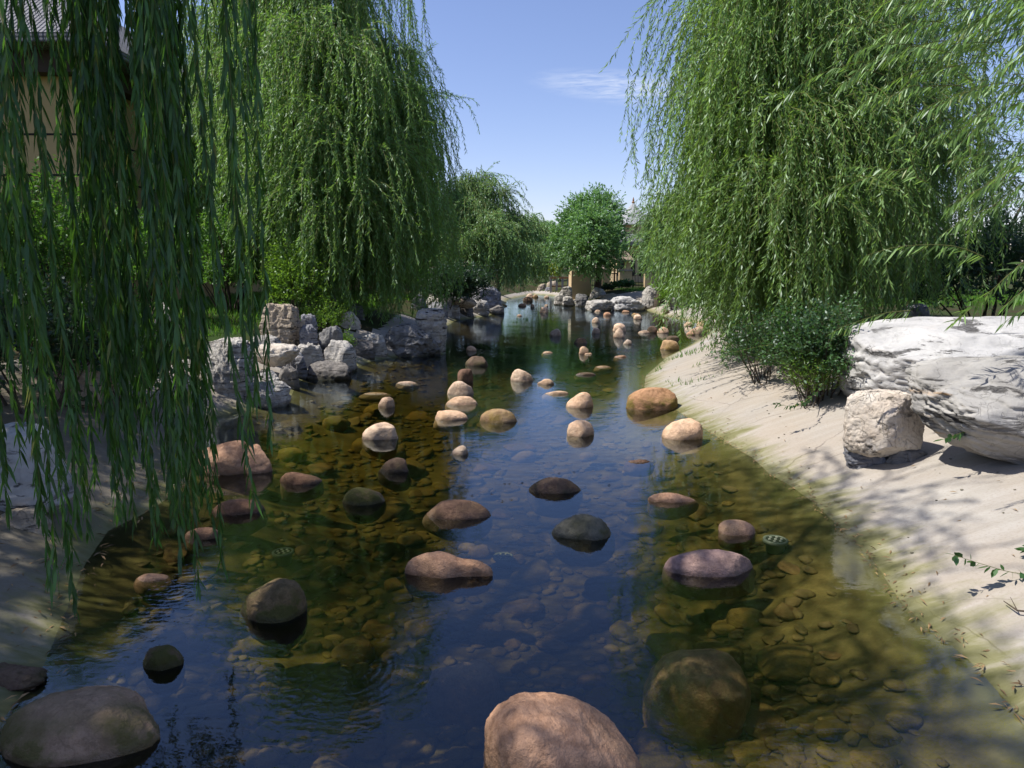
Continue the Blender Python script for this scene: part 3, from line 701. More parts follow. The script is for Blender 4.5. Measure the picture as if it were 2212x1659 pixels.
# left bank, near to far
rock(445, 552, 728, 868, 'layer', 'tall grey rock with leaf shadows at the water on the left', k=3.4, cuts=6, dr=.8, sub=6, layers=5, lean=.15, taper=.12)
rock(524, 630, 820, 884, 'layer', 'low white rock lying in the water below the tall shadowed rock', k=2.8, cuts=9, strata=.02, dr=.7, sub=5)
rock(568, 648, 653, 748, 'layerbrown', 'tan layered rock standing like a stack of pancakes', k=4.5, cuts=3, strata=.10, layers=5, dr=.9, sub=6, amp=.05, depth=11.8, zb=.4)
rock(545, 648, 743, 799, 'block', 'bowl-shaped pale boulder jutting over the water', k=3.0, cuts=4, strata=.02, layers=3, dr=.8, under=.9, depth=10.4, zb=0, sub=5)
rock(535, 610, 722, 750, 'layer', 'white rock behind the bowl-shaped boulder', k=3, cuts=6, depth=11.2, zb=.3)
rock(549, 604, 799, 822, 'layer', 'flat slab under the bowl-shaped boulder', k=4, cuts=4, depth=9.9, zb=.2, dr=.8)
rock(600, 650, 790, 842, 'darkrock', 'dark wet rock carrying the bowl-shaped boulder', k=3.5, cuts=6, zb=.3)
rock(645, 689, 677, 732, 'bluerock', 'blue grey block right of the layered stack', k=4.5, cuts=4, depth=12.6, zb=.4)
rock(640, 664, 692, 745, 'layerbrown', 'narrow tan rock between the stack and the blue grey block', k=3.5, cuts=5, depth=12.0, zb=.4)
rock(646, 690, 700, 745, 'bluerock', 'small blue rock in front of the blue grey block', k=3.5, cuts=5, depth=11.9, zb=.4)
rock(688, 742, 702, 752, 'greyrock', 'grey block with a smooth front above the dark water', k=4.5, cuts=4, depth=12.2, zb=.4)
rock(730, 787, 672, 724, 'block', 'white cone-shaped layered rock on the slope', k=2.4, cuts=4, strata=.06, layers=6, taper=.35, depth=14.2, zb=.3)
rock(643, 712, 738, 806, 'layer', 'craggy white grey rock left of the gap over dark water', k=3.0, cuts=8, depth=11.6, zb=.5, sub=5, under=.4)
rock(700, 770, 733, 800, 'layer', 'craggy grey rock right of the gap over dark water', k=3.0, cuts=8, depth=11.8, zb=.5, sub=5, under=.4)
rock(618, 668, 760, 812, 'bluerock', 'smooth bluish rock at the shoreline under the craggy ones', k=3, cuts=6, depth=11.0, zb=.3)
rock(660, 762, 780, 822, 'darkrock', 'black wet ledge at the waterline', k=4, cuts=5, zb=.3, dr=.6)
rock(755, 812, 730, 775, 'darkrock', 'dark weathered rock beside a white one', k=3.5, cuts=7, zb=.3)
rock(778, 838, 719, 772, 'layer', 'rounded white rock between dark rock and big grey rock', k=3.0, cuts=6, zb=.3)
rock(826, 952, 697, 772, 'greyrock', 'big dark grey rock with fine creases at the water', k=3.0, cuts=6, strata=.02, layers=5, dr=.6, sub=6, taper=.25, lean=-.1, zb=.3)
rock(895, 967, 664, 768, 'layer', 'tall white layered rock behind the big grey rock', k=5, cuts=3, strata=.09, layers=9, dr=.8, sub=6, amp=.05, zb=.3)
rock(755, 790, 655, 690, 'bluerock', 'grey rock half hidden under the left willow tips', k=3.5, cuts=5, zb=.2)
rock(340, 388, 650, 748, 'layer', 'grey standing rock behind the hanging strands at left', k=4, cuts=5, strata=.06, zb=.2, depth=9.6)
rock(128, 236, 770, 848, 'layerbrown', 'tan boulder in the dark undergrowth at the left', k=2.8, cuts=5, zb=.2, depth=6.6)
rock(355, 425, 806, 862, 'layer', 'pale low rock behind the strands left of the tall shadowed rock', k=3, cuts=6, zb=.2)
rock(-60, 152, 915, 1110, 'white', 'large pale blue-white rock at the left edge of the picture', k=2.9, cuts=4, strata=.015, layers=4, zb=.1, sub=6, dr=.7, amp=.05, depth=4.2, ridge=.4)
rock(5, 115, 1095, 1160, 'layerbrown', 'brown stone wedged under the large pale rock at the left edge', k=3.4, cuts=5, zb=.1)
rock(-80, 105, 1440, 1500, 'brown', 'dark stone with leaf litter beside the huge brown boulder', k=2.6, cuts=4, zb=.1, dr=.5)
# far left pile
rock(886, 924, 634, 672, 'bluerock', 'grey rock at the left end of the far left pile', zb=.3)
rock(920, 962, 626, 658, 'layer', 'white top rock of the far left pile beside willow tips', depth=24.5, zb=.5)
rock(938, 978, 633, 664, 'layer', 'craggy rock right of the white top rock in the far left pile', k=3, cuts=8, depth=24, zb=.4)
rock(920, 970, 651, 684, 'bluerock', 'shaded blue grey slab low in the far left pile', depth=23.4, zb=.4, k=4)
rock(965, 995, 658, 689, 'layer', 'pale blue block at the waterline of the far left pile', zb=.3)
rock(979, 1031, 644, 668, 'layerbrown', 'mushroom-like tan rock on top of a dark stone', depth=24.2, zb=0, under=.7, k=3)
rock(992, 1024, 662, 684, 'darkrock', 'dark stone under the mushroom-like rock', zb=.2)
rock(1014, 1058, 646, 682, 'layer', 'wavy white rock right of the mushroom-like rock', k=2.8, cuts=8, zb=.3)
rock(1050, 1090, 658, 679, 'darkrock', 'low dark rock at the right end of the far left pile', zb=.2, k=3)
rock(1008, 1083, 615, 662, 'bluerock', 'big humped grey rock at the back of the far left pile', k=2.8, cuts=7, depth=27.5, zb=.5, dr=.7, sub=6)
rock(980, 1014, 622, 650, 'bluerock', 'small grey rock left of the humped one', depth=27.0, zb=.5)
rock(975, 992, 618, 652, 'greyrock', 'narrow standing rock among the shrubs of the far left pile', depth=27.6, zb=.5, k=4)
rock(1160, 1182, 612, 640, 'layerbrown', 'reddish rock left of the stream bend', depth=49, zb=.5)
rock(1180, 1206, 606, 636, 'layerbrown', 'reddish boulder right of the stream bend', depth=49.5, zb=.5, k=3)
rock(1176, 1194, 620, 638, 'bluerock', 'round grey boulder at the stream bend', depth=48, zb=.5, k=2.6)
# far right pile
rock(1196, 1222, 636, 659, 'layer', 'white rock at the left end of the far right pile', zb=.3)
rock(1214, 1243, 639, 661, 'layer', 'second white rock from the left in the far right pile', zb=.3)
rock(1206, 1236, 618, 644, 'layer', 'craggy white rock leaning toward the beige pillar', depth=35, zb=.4, k=3, cuts=8)
rock(1242, 1271, 634, 663, 'greyrock', 'dark grey rock at the foot of the beige pillar', zb=.3, k=3.4)
rock(1271, 1312, 620, 655, 'layer', 'tall whitish grey rock right of the dark one', depth=33.5, zb=.5)
rock(1264, 1326, 647, 672, 'layer', 'long low white block at the far waterline', zb=.3, k=5, cuts=4)
rock(1293, 1342, 633, 653, 'layerbrown', 'flat reddish layered rock on top of the long block', depth=33, zb=.3, k=3)
rock(1316, 1370, 628, 645, 'white', 'flat pale rock at the top of the far right pile', depth=34.5, zb=.3, k=3)
rock(1320, 1392, 640, 672, 'white', 'broad white block with a crack at the far waterline', zb=.3, k=5, cuts=4, strata=.02)
rock(1386, 1424, 616, 666, 'layer', 'rounded standing white rock right of the broad block', k=2.8, cuts=7, zb=.2, depth=30)
rock(1446, 1476, 641, 660, 'white', 'small white rock on the lawn behind the willow tips', zb=.1, depth=27)
rock(1432, 1446, 668, 679, 'brown', 'small brown shard on the pale far bank', zb=.05, k=2.6)
# right middle
rock(1773, 1832, 614, 690, 'darkrock', 'dark upright rock in the shade behind the right willow', k=4.5, cuts=3, zb=.3, depth=16)
rock(1946, 2000, 655, 700, 'bluerock', 'grey rock in deep shade behind the huge white rock', k=4, cuts=5, zb=.3, depth=14)
rock(1598, 1628, 672, 792, 'white', 'slender white rock standing among the willow tips', k=3, cuts=6, zb=.1, depth=10.8, lean=.5, strata=.03)

# ------------------------------------------------------------ cobbles on the bed
def cobble_meshes():
    out = []
    for s in range(14):
        p, f = stone_shape(3, 900 + s, random.uniform(2.0, 3.2), 6, .14, 0, (.6, .9))
        out.append(np_mesh('cobble', p / np.abs(p).max(), [f], smooth=True))
    return out
CM = cobble_meshes(); cm_mats = {}
for m in ('cobble_y', 'cobble_b', 'cobble_r', 'tan'):
    cm_mats[m] = []
    for me in CM:
        c = me.copy(); c.materials.append(M[m]); cm_mats[m].append(c)
n = 0; tries = 0
while n < 290 and tries < 9000:
    tries += 1
    y = 2.0 + 9.0 * random.random() ** 1.7; x = random.uniform(-.74 * y - .2, .74 * y + .2)
    z, s = terrain(np.array([x]), np.array([y])); z = float(z[0]); s = float(s[0])
    if s > -.45: continue
    if x > 1.9 and s > -.8 and random.random() < .5: continue
    sz = random.uniform(.03, .075) * (1 + .08 * y) * random.choice((1, 1, 1.4, 1.9))
    kind = random.choice(('cobble_y', 'cobble_b', 'cobble_r', 'tan', 'cobble_y') if x > .4 else ('cobble_b', 'cobble_r', 'tan', 'cobble_b'))
    o = link('cobble', random.choice(cm_mats[kind]), None, label='small cobble lying among many on the bed under the clear water', cat='cobble', group='small cobbles on the stream bed')
    o.location = (x, y, z + sz * .25); o.scale = (sz * random.uniform(.8, 1.5), sz * random.uniform(.7, 1.1), sz * random.uniform(.28, .5)); o.rotation_euler = (random.uniform(-.2, .2), random.uniform(-.2, .2), random.uniform(0, 6.3))
    n += 1
# the rest of the gravel as one mesh
pv, pf = SPH[2]; PV = []; PF = []; k = 0; cnt = 0
while cnt < 3800:
    y = 1.9 + 18 * random.random() ** 1.8; x = random.uniform(-.75 * y - .3, .75 * y + .3)
    z, s = terrain(np.array([x]), np.array([y]))
    if s[0] > -.30 or (x > 1.3 and s[0] > -.55 and random.random() < .7): 
        if random.random() < .02: cnt += 1
        continue
    sz = random.uniform(.012, .045) * (1 + .07 * y)
    q = pv * (1 + .30 * vnoise(pv * 1.7 + cnt, cnt % 50))[:, None]
    q = rotz(q * np.array([sz * random.uniform(.9, 1.5), sz * random.uniform(.7, 1.1), sz * random.uniform(.25, .45)]), random.uniform(0, 3))
    PV.append(q + np.array([x, y, z[0] + sz * .2])); PF.append(pf + k); k += len(pv); cnt += 1
link('gravel', np_mesh('gravel', np.concatenate(PV), [np.concatenate(PF)], smooth=True), M['cobble_b'], label='small gravel spread between the cobbles under the water', cat='gravel', kind='stuff')

# ------------------------------------------------------------ foliage machinery
def unit(a): return a / np.maximum(np.linalg.norm(a, axis=-1, keepdims=True), 1e-9)
def hang(P0, D0, L, K=9, g=.5, wig=.08, rg=RNG, wind=(0, 0, 0), target=-1.0):
    n = len(P0); P = np.zeros((n, K, 3)); P[:, 0] = P0; D = unit(D0.copy()); st = (L / (K - 1))[:, None]
    G = np.array([0, 0, target]) + np.array(wind)
    for k in range(1, K):
        D = unit(D * (1 - g * np.minimum(1, st * 2.2)) + G * g * np.minimum(1, st * 2.2) + rg.normal(size=(n, 3)) * wig)
        P[:, k] = P[:, k - 1] + D * st
    return P
def leaves_on(P, L, spacing, ll, lw, rg=RNG, ang=.6, droop=.25, nseg=1, skip=.0, varb=None):
    n, K, _ = P.shape; cnt = np.maximum(1, (L / spacing).astype(int)); tot = cnt.sum()
    si = np.repeat(np.arange(n), cnt); t = (np.arange(tot) - np.repeat(np.cumsum(cnt) - cnt, cnt) + rg.random(tot)) / np.repeat(cnt, cnt)
    t = skip + t * (1 - skip); t = np.clip(t, 0, .999) * (K - 1); i = t.astype(int); f = (t - i)[:, None]
    p = P[si, i] * (1 - f) + P[si, i + 1] * f; T = unit(P[si, i + 1] - P[si, i])
    r = unit(np.cross(T, rg.normal(size=(tot, 3)))); a = ang * rg.uniform(.5, 1.4, tot)[:, None]
    d = unit(T * np.cos(a) + r * np.sin(a) + np.array([0, 0, -droop]))
    s = unit(np.cross(d, rg.normal(size=(tot, 3)) * .6 + r)); l = (ll * rg.uniform(.65, 1.2, tot))[:, None]; w = (lw * rg.uniform(.8, 1.2, tot))[:, None] / 2
    nrm = np.cross(d, s)
    vb = rg.random(tot) if varb is None else np.clip(varb[si] * .6 + rg.random(tot) * .4, 0, 1)
    if nseg == 1:
        c = p + d * l * .45 + nrm * l * .05
        V = np.stack([p, c + s * w, p + d * l, c - s * w], 1).reshape(-1, 3)
        Fq = np.arange(tot * 4).reshape(-1, 4); return V, [Fq], np.repeat(vb, 4)
    b = np.array([0, 0, -1.0]) * l * .22 + nrm * l * rg.uniform(-.15, .15, tot)[:, None]
    c1 = p + d * l * .32 + b * .12; c2 = p + d * l * .66 + b * .45; c3 = p + d * l + b
    V = np.stack([p, c1 + s * w, c1 - s * w, c2 + s * w * .85, c2 - s * w * .85, c3], 1).reshape(-1, 3)
    o = (np.arange(tot) * 6)[:, None]
    return V, [o + np.array([[1, 3, 4, 2]]), o + np.array([[0, 1, 2]]), o + np.array([[3, 5, 4]])], np.repeat(vb, 6)
def stems_of(P, rad, rg=RNG, taper=.4):
    n, K, _ = P.shape; T = unit(np.gradient(P, axis=1)); a = unit(np.cross(T, np.array([.3, .7, .2]))); b = np.cross(T, a)
    r = (rad * np.linspace(1, taper, K))[None, :, None]; V = []
    for q in range(3):
        g = 2 * math.pi * q / 3; V.append(P + (a * math.cos(g) + b * math.sin(g)) * r)
    V = np.stack(V, 2).reshape(-1, 3); idx = np.arange(n * K * 3).reshape(n, K, 3); Q = []
    for q in range(3):
        w = (q + 1) % 3; Q.append(np.stack([idx[:, :-1, q], idx[:, :-1, w], idx[:, 1:, w], idx[:, 1:, q]], -1).reshape(-1, 4))
    return V, [np.concatenate(Q)]
def combine(parts):
    """parts: (V, polys, var, material index)"""
    V = []; polys = []; var = []; mi = []; o = 0
    for v, ps, va, m in parts:
        V.append(v); var.append(va if va is not None else np.full(len(v), .5))
        for p in ps: polys.append(p + o); mi.append(np.full(len(p), m))
        o += len(v)
    return np.concatenate(V), polys, np.concatenate(mi), np.concatenate(var)
def foliage_obj(name, P, L, mats, parent, spacing, ll, lw, srad=.003, **k):
    lv = leaves_on(P, L, spacing, ll, lw, **k); st = stems_of(P, srad)
    V, polys, mi, va = combine([(lv[0], lv[1], lv[2], 0), (st[0], st[1], None, 1)])
    off = np.array(parent.location) if parent is not None else np.zeros(3)
    return link(name, np_mesh(name, V - off, polys, mi, va), mats, parent)

def willow(base, domes, matk, label, spacing=.03, ll=.10, lw=.014, trunk_r=.22, fork=2.2, g=.5, seed=1, wind=(0,0,0), wig=.12, nseg=1, name='willow_tree', K=10, srad=.004, group=None, extra=None, trunk=True, bunch=.10):
    """domes: (centre, radius, strand count, lowest z, highest end z)"""
    rg = np.random.default_rng(seed); root = empty(name, base, label, 'tree', group)
    P0 = []; D0 = []; L = []; VB = []
    for (c, r, n, z0, z1) in domes:
        c = np.array(c); nb = max(3, n // 7); bi = rg.integers(0, nb, n)
        az = rg.uniform(0, 2 * math.pi, nb)[bi]; el = np.arcsin(rg.uniform(-.25, 1, nb))[bi]; rr = (r * rg.uniform(.25, 1, nb) ** .6)[bi]
        d = np.stack([np.cos(az) * np.cos(el), np.sin(az) * np.cos(el), np.sin(el)], -1); p = c + d * rr[:, None] * np.array([1, 1, .75]) + rg.normal(size=(n, 3)) * bunch
        e = np.stack([np.cos(az) * .42, np.sin(az) * .42, rg.uniform(-.9, .5, nb)[bi]], -1) + rg.normal(size=(n, 3)) * .14
        ze = z0 + (z1 - z0) * np.clip((rg.random(nb) ** 1.3)[bi] + rg.normal(size=n) * .10, 0, 1.1)
        L.append(np.maximum(.5, (p[:, 2] - ze) * rg.uniform(.9, 1.0, n) + .25)); P0.append(p); D0.append(e)
        VB.append(np.clip(rg.normal(.5, .14) + rg.normal(0, .22, nb)[bi] + rg.normal(0, .06, n), 0, 1))
    P0 = np.concatenate(P0); D0 = np.concatenate(D0); L = np.concatenate(L); VB = np.concatenate(VB)
    P = hang(P0, D0, L, K, g, wig, rg, wind)
    gz, _ = terrain(P[:, :, 0].ravel(), P[:, :, 1].ravel()); gz = np.maximum(gz, 0).reshape(P.shape[:2]) + .05
    P[:, :, 2] = np.maximum(P[:, :, 2], gz)
    foliage_obj('crown', P, L, [M[matk], M['twig']], root, spacing, ll, lw, srad, rg=rg, nseg=nseg, ang=.72, droop=.18, varb=VB)
    if trunk:
        mb = MB(); b = Vector(base); f = b + Vector((rg.uniform(-.3, .3), rg.uniform(-.2, .2), fork))
        mb.tube([b + Vector((0, 0, -.4)), b + Vector((0, 0, .1)), b.lerp(f, .5) + Vector((.08, .05, 0)), f], [trunk_r * 1.5, trunk_r * 1.15, trunk_r, trunk_r * .9], 12)
        order = sorted(domes, key=lambda q: -q[1])[:26]
        for (c, r, n, z0, z1) in order:
            c = Vector(c); m = f.lerp(c, .5) + Vector((rg.uniform(-.3, .3), rg.uniform(-.3, .3), .35 * (c - f).length * .5))
            pts = [f + Vector((0, 0, -.15))]
            for t in (.2, .4, .6, .8, 1): pts.append(f * (1 - t) ** 2 + m * 2 * t * (1 - t) + c * t * t)
            mb.tube(pts, [trunk_r * .5 * (1 - .8 * q / 5) for q in range(6)], 7)
        mb.build('trunk', M['bark'], root, True, off=base)
    return root
def DM(px, py, y, rp, n, z0, z1):   # dome from a pixel, a depth and a pixel radius
    c = at_y(px, py, y); return ((c.x, c.y, c.z), rp / F * y, n, z0, z1)

# left willow behind the rocks
yl = 18.0
dl = [DM(592,-190,yl,110,150,2.2,7.5), DM(718,-200,yl,110,150,2.2,7.5), DM(672,-90,yl-1,90,170,1.2,6.0), DM(735,10,yl-.5,60,130,1.0,5.5), DM(552,-40,yl,90,150,1.2,6),
      DM(800,110,yl,50,120,1.4,5.0), DM(847,120,yl+.3,45,110,1.2,4.6), DM(887,205,yl,34,70,3.0,5.2), DM(872,240,yl-.5,34,70,1.6,4.2), DM(792,190,yl-1.5,60,150,.8,4.0), DM(738,110,yl-2,75,170,.8,4.6),
      DM(662,90,yl-2,80,170,1.2,5), DM(582,110,yl-1.5,75,150,1.4,5), DM(492,60,yl+.5,60,100,1.6,5.5), DM(472,180,yl,55,110,1.6,4.5), DM(532,250,yl-2,60,130,1.3,4.2),
      DM(632,260,yl-2.8,70,160,1.1,3.8), DM(718,280,yl-3,65,160,.6,3.6), DM(782,330,yl-2.5,60,160,.6,3.0), DM(852,350,yl-1,45,130,.5,3.0), DM(887,400,yl+.2,24,50,.6,2.6), DM(462,330,yl,50,100,1.5,3.4), DM(682,400,yl-3,60,120,.9,3), DM(752,450,yl-3,55,120,.6,2.6), DM(832,480,yl-2,45,120,.5,2.4), DM(592,400,yl-2.6,55,90,1.3,3.0)]
bl = at_y(700, 640, yl); bl.z = tz(bl.x, bl.y)
willow(tuple(bl), dl, 'leaf_left', 'tall weeping willow on the left bank behind the rocks, dark on its right side', .024, .12, .020, .26, seed=11, srad=.006)

# right willow hanging over the bank
yr = 10.5
dr_ = [DM(1612,-60,yr+1,60,96,2.4,5), DM(1652,60,yr+.5,80,216,1.8,4.4), DM(1682,-60,yr,110,264,1.6,5.0), DM(1652,190,yr+.5,70,180,1.2,3.4), DM(1667,120,yr-.5,90,264,.9,3.8), DM(1715,-20,yr,110,276,.8,4.6),
       DM(1681,280,yr+1.2,44,108,1.0,2.8), DM(1710,320,yr,70,228,.75,2.7), DM(1699,260,yr-1,80,264,.7,3.0), DM(1745,160,yr+.8,60,96,.75,3.8), DM(1840,20,yr,110,252,.9,4.6), DM(1960,-40,yr+.5,110,180,1.4,4.8),
       DM(1650,420,yr+1.5,46,144,.7,2.2), DM(1690,440,yr-.3,60,228,.5,2.1), DM(1709,420,yr-1.3,65,228,.55,2.3), DM(1775,360,yr+.6,55,108,.8,2.8), DM(1860,260,yr-.6,85,240,.9,3.3), DM(1960,180,yr+.2,85,180,1.2,3.6),
       DM(1870,430,yr+.2,75,180,1.0,2.4), DM(1960,380,yr+.8,60,96,1.2,2.6), DM(2060,330,yr+1.5,60,72,1.5,3.0), DM(1695,560,yr-.8,40,72,.35,1.5), DM(1630,520,yr+1.8,34,72,.7,1.7)]
br = at_y(1800, 700, yr + .5); br.z = tz(br.x, br.y)
willow(tuple(br), dr_, 'leaf_right', 'large sunlit weeping willow hanging over the concrete bank on the right', .027, .098, .0165, .28, seed=12, srad=.004, wind=(-.01, 0, 0))

# nearer willow reaching in from the upper right
rg = np.random.default_rng(31)
brn = Vector((7.2, 5.2, 0)); brn.z = tz(7.2, 5.2)
root = empty('willow_tree', brn, 'nearest right-hand willow sending long slanting branches in from the upper right', 'tree')
P0 = []; D0 = []; L = []
for px, py, y, n, l0, l1 in ((2350,-60,5.2,60,.6,1.2),(2330,60,5.0,40,.4,1.0),(2380,160,4.8,36,.4,.9),(2320,-140,5.6,34,.5,1.0),(2400,300,5.0,20,.5,.9),(2230,-200,6.0,16,.5,.9),(2380,430,4.4,8,.5,.9)):
    c = np.array(at_y(px, py, y)); P0.append(c + rg.normal(size=(n, 3)) * np.array([.45, .5, .4])); D0.append(np.array([-1.0, -.1, .05]) + rg.normal(size=(n, 3)) * .25); L.append(rg.uniform(l0, l1, n))
P0 = np.concatenate(P0); D0 = np.concatenate(D0); L = np.concatenate(L)
P = hang(P0, D0, L, 11, .40, .05, rg, (-.55, 0, 0))
foliage_obj('crown', P, L, [M['leaf_right'], M['twig']], root, .021, .092, .0125, .0035, rg=rg, nseg=2, ang=.5, droop=.75)
mb = MB(); mb.tube([brn + Vector((0, 0, -.3)), brn + Vector((.1, 0, 1.4)), brn + Vector((0, .1, 3.0))], [.3, .22, .18], 12)
for px, py, y in ((2330,-60,5.2),(2240,60,5.0),(2320,180,4.8),(2180,-80,5.6),(2280,320,5.0),(2050,-60,6.0)):
    c = at_y(px, py, y); f = brn + Vector((0, .1, 2.6)); mb.tube([f, f.lerp(c, .5) + Vector((0, 0, .4)), c], [.09, .06, .02], 7)
mb.build('trunk', M['bark'], root, True, off=tuple(brn))

# near willow over the camera's left
rg = np.random.default_rng(32)
bn = Vector((-5.2, 1.2, 0)); bn.z = tz(-5.2, 1.2)
root = empty('willow_tree', bn, 'near willow whose dark strands hang like a curtain across the left of the picture', 'tree')
P0 = []; D0 = []; L = []; 
cols = [(8,30,900,1230,3,2.6,3.2), (62,100,750,1200,6,2.7,3.3), (100,140,950,1375,7,2.5,2.9), (236,268,650,1140,15,2.9,3.3), (262,300,700,1100,11,3.0,3.3), (290,325,850,1150,7,2.8,3.2), (0,470,40,230,9,2.9,3.8),
        (352,385,900,1200,8,2.8,3.2), (390,415,600,1000,7,2.9,3.3), (412,452,850,1270,16,2.7,3.2), (375,440,300,620,5,2.9,3.6), (518,545,560,965,5,2.7,3.0), (515,545,200,520,4,2.8,3.2), (75,105,300,700,4,2.8,3.6), (170,205,200,480,2,2.9,3.5)]
for x0, x1, e0, e1, n, d0, d1 in cols:
    for _ in range(n):
        px = rg.normal((x0 + x1) / 2, (x1 - x0) / 3.2) if x1 - x0 < 300 else rg.uniform(x0, x1); y = rg.uniform(d0, d1); pe = rg.uniform(e0, e1) if rg.random() < .7 else rg.uniform((e0+e1)/2, e1)
        tip = at_y(px, pe, y); top = 4.2 + rg.random() * .6
        P0.append((tip.x + rg.normal() * .015, y + rg.normal() * .05, top)); D0.append((rg.normal() * .07, rg.normal() * .07, -1)); L.append((top - tip.z) * 1.0)
P0 = np.array(P0); D0 = np.array(D0); L = np.array(L)
P = hang(P0, D0, L, 22, .55, .016, rg, (.0, 0, 0))
gz, _ = terrain(P[:, :, 0].ravel(), P[:, :, 1].ravel()); P[:, :, 2] = np.maximum(P[:, :, 2], np.maximum(gz, 0).reshape(P.shape[:2]) + .04)
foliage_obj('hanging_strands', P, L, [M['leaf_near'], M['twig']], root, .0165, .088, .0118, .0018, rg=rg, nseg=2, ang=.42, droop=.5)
# canopy above the frame, plus unseen low clumps added to shade the left bank
cs = [(-5.5,1.6,6.6,1.6,330),(-4.2,2.6,7,1.4,190),(-3.2,1.8,6.8,1.2,140),(-3.9,.4,6.8,1.4,260),(-6.6,3.4,6.8,1.5,280),(-2.9,3.6,6.9,1.0,80),(-5,-.8,6.4,1.4,150),(-4.6,4.4,7.0,1.3,280),(-3.2,4.9,7.1,1.0,150),(-7.8,1.2,6.4,1.5,230),(-5.9,5.2,7.0,1.2,230),(-8.0,3.6,6.8,1.4,230),(-4.0,5.9,7.3,.9,120),(-7.4,5.4,6.9,1.2,180),(-2.1,4.6,6.9,.6,50),(-6.2,-.4,6.8,1.4,150),(-8.6,-.6,6.2,1.3,120),(-8.4,4.9,5.4,1.1,150),(-9.2,4.0,4.4,1.2,150),(-5.6,3.0,3.5,1.2,400),(-5.3,1.2,3.3,1.2,400),(-6.4,4.4,3.3,1.2,400),(-7.0,2.4,4.6,1.2,400),(-6.8,5.9,3.5,1.2,380),(-7.4,7.2,3.6,1.2,300),(-5.2,2.1,2.6,.9,200)]
P0 = []; D0 = []
for x, y, z, r, n in cs:
    d = unit(rg.normal(size=(n, 3))); P0.append(np.array([x, y, z]) + d * r * rg.random((n, 1)) ** .4); D0.append(d * np.array([1, 1, .4]) + np.array([0, 0, .2]))
P0 = np.concatenate(P0); D0 = np.concatenate(D0); L = rg.uniform(.5, 1.2, len(P0))
P = hang(P0, D0, L, 7, .5, .08, rg)
foliage_obj('crown', P, L, [M['leaf_near'], M['twig']], root, .035, .115, .020, .003, rg=rg, nseg=1, ang=.5, droop=.3)  # canopy together with the unseen low clumps added for shade
mb = MB(); f = bn + Vector((.1, 0, 2.6)); mb.tube([bn + Vector((0, 0, -.4)), bn + Vector((.05, 0, 1.2)), f], [.34, .26, .22], 12)
for x, y, z, r, n in cs:
    c = Vector((x, y, z)); mb.tube([f, f.lerp(c, .45) + Vector((0, 0, .5)), c], [.12, .07, .02], 7)
mb.build('trunk', M['bark'], root, True, off=tuple(bn))

# far willows
def far_willow(tops, y, base_px, label, seed, mat='leaf_far', ll=.16, lw=.035, sp=.045):
    b = at_y(base_px, 620, y); b.z = tz(b.x, y)
    dm = [DM(px, py, y + dy, rp, int(n * 1.6), lo, hi) for px, py, dy, rp, n, lo, hi in tops]
    return willow(tuple(b), dm, mat, label, sp, ll, lw, .2, 2.0, seed=seed, srad=.008, K=8, bunch=.16)
far_willow([(1030,388,0,22,80,2.5,5.5),(985,405,0,26,80,2.5,5),(1070,420,0,26,90,2,5),(960,440,0,26,90,1.5,4.5),(1015,450,-1,36,140,1.4,4),(1085,470,0,30,120,1.2,3.6),(950,500,-.5,30,110,1.1,3.4),(1000,530,-2,36,130,1.0,3),(1060,530,-2,34,130,.9,3),(1100,520,-.5,20,90,.9,2.8),(1045,485,-2,34,120,1,3.4),(930,470,0,22,60,1.2,3.5)], 31, 1030, 'tall feathery willow in the middle distance left of the stream', 41)
far_willow([(1140,480,0,24,90,1.6,4),(1165,500,0,22,90,2.2,3.4),(1120,520,-1,24,100,1.2,3.2),(1150,540,-2,26,110,1.1,2.8),(1180,515,0,16,70,2.4,3.4),(1135,565,-2,20,80,1.0,2.4),(1150,560,-1,16,80,1.3,2.4)], 41, 1072, 'smaller willow beyond the feathery one, near the stream bend', 42, ll=.2, lw=.045, sp=.06)
far_willow([(1430,470,0,22,80,1.5,4),(1450,430,0,26,90,1.5,4.5),(1445,520,-1,28,110,1.1,3),(1435,560,-2,20,80,1.0,2.2),(1485,480,0,34,120,1.2,4)], 30, 1425, 'yellow green willow in the distance right of the pavilion', 43)
far_willow([(1195,500,0,18,70,2.5,5),(1215,515,0,16,70,2,4.5),(1180,490,0,16,60,2.5,5),(1235,520,0,20,70,2,4.5),(1205,560,-2,24,90,1.2,3)], 56, 1205, 'farthest willow closing the view above the stream bend', 44, ll=.26, lw=.06, sp=.08)
far_willow([(480,120,0,60,60,3,8),(430,200,0,70,80,3,7),(500,260,0,60,80,3,7),(420,360,0,70,80,2,5)], 30, 440, 'background willow behind the tall left one', 45, ll=.2, lw=.045, sp=.07)

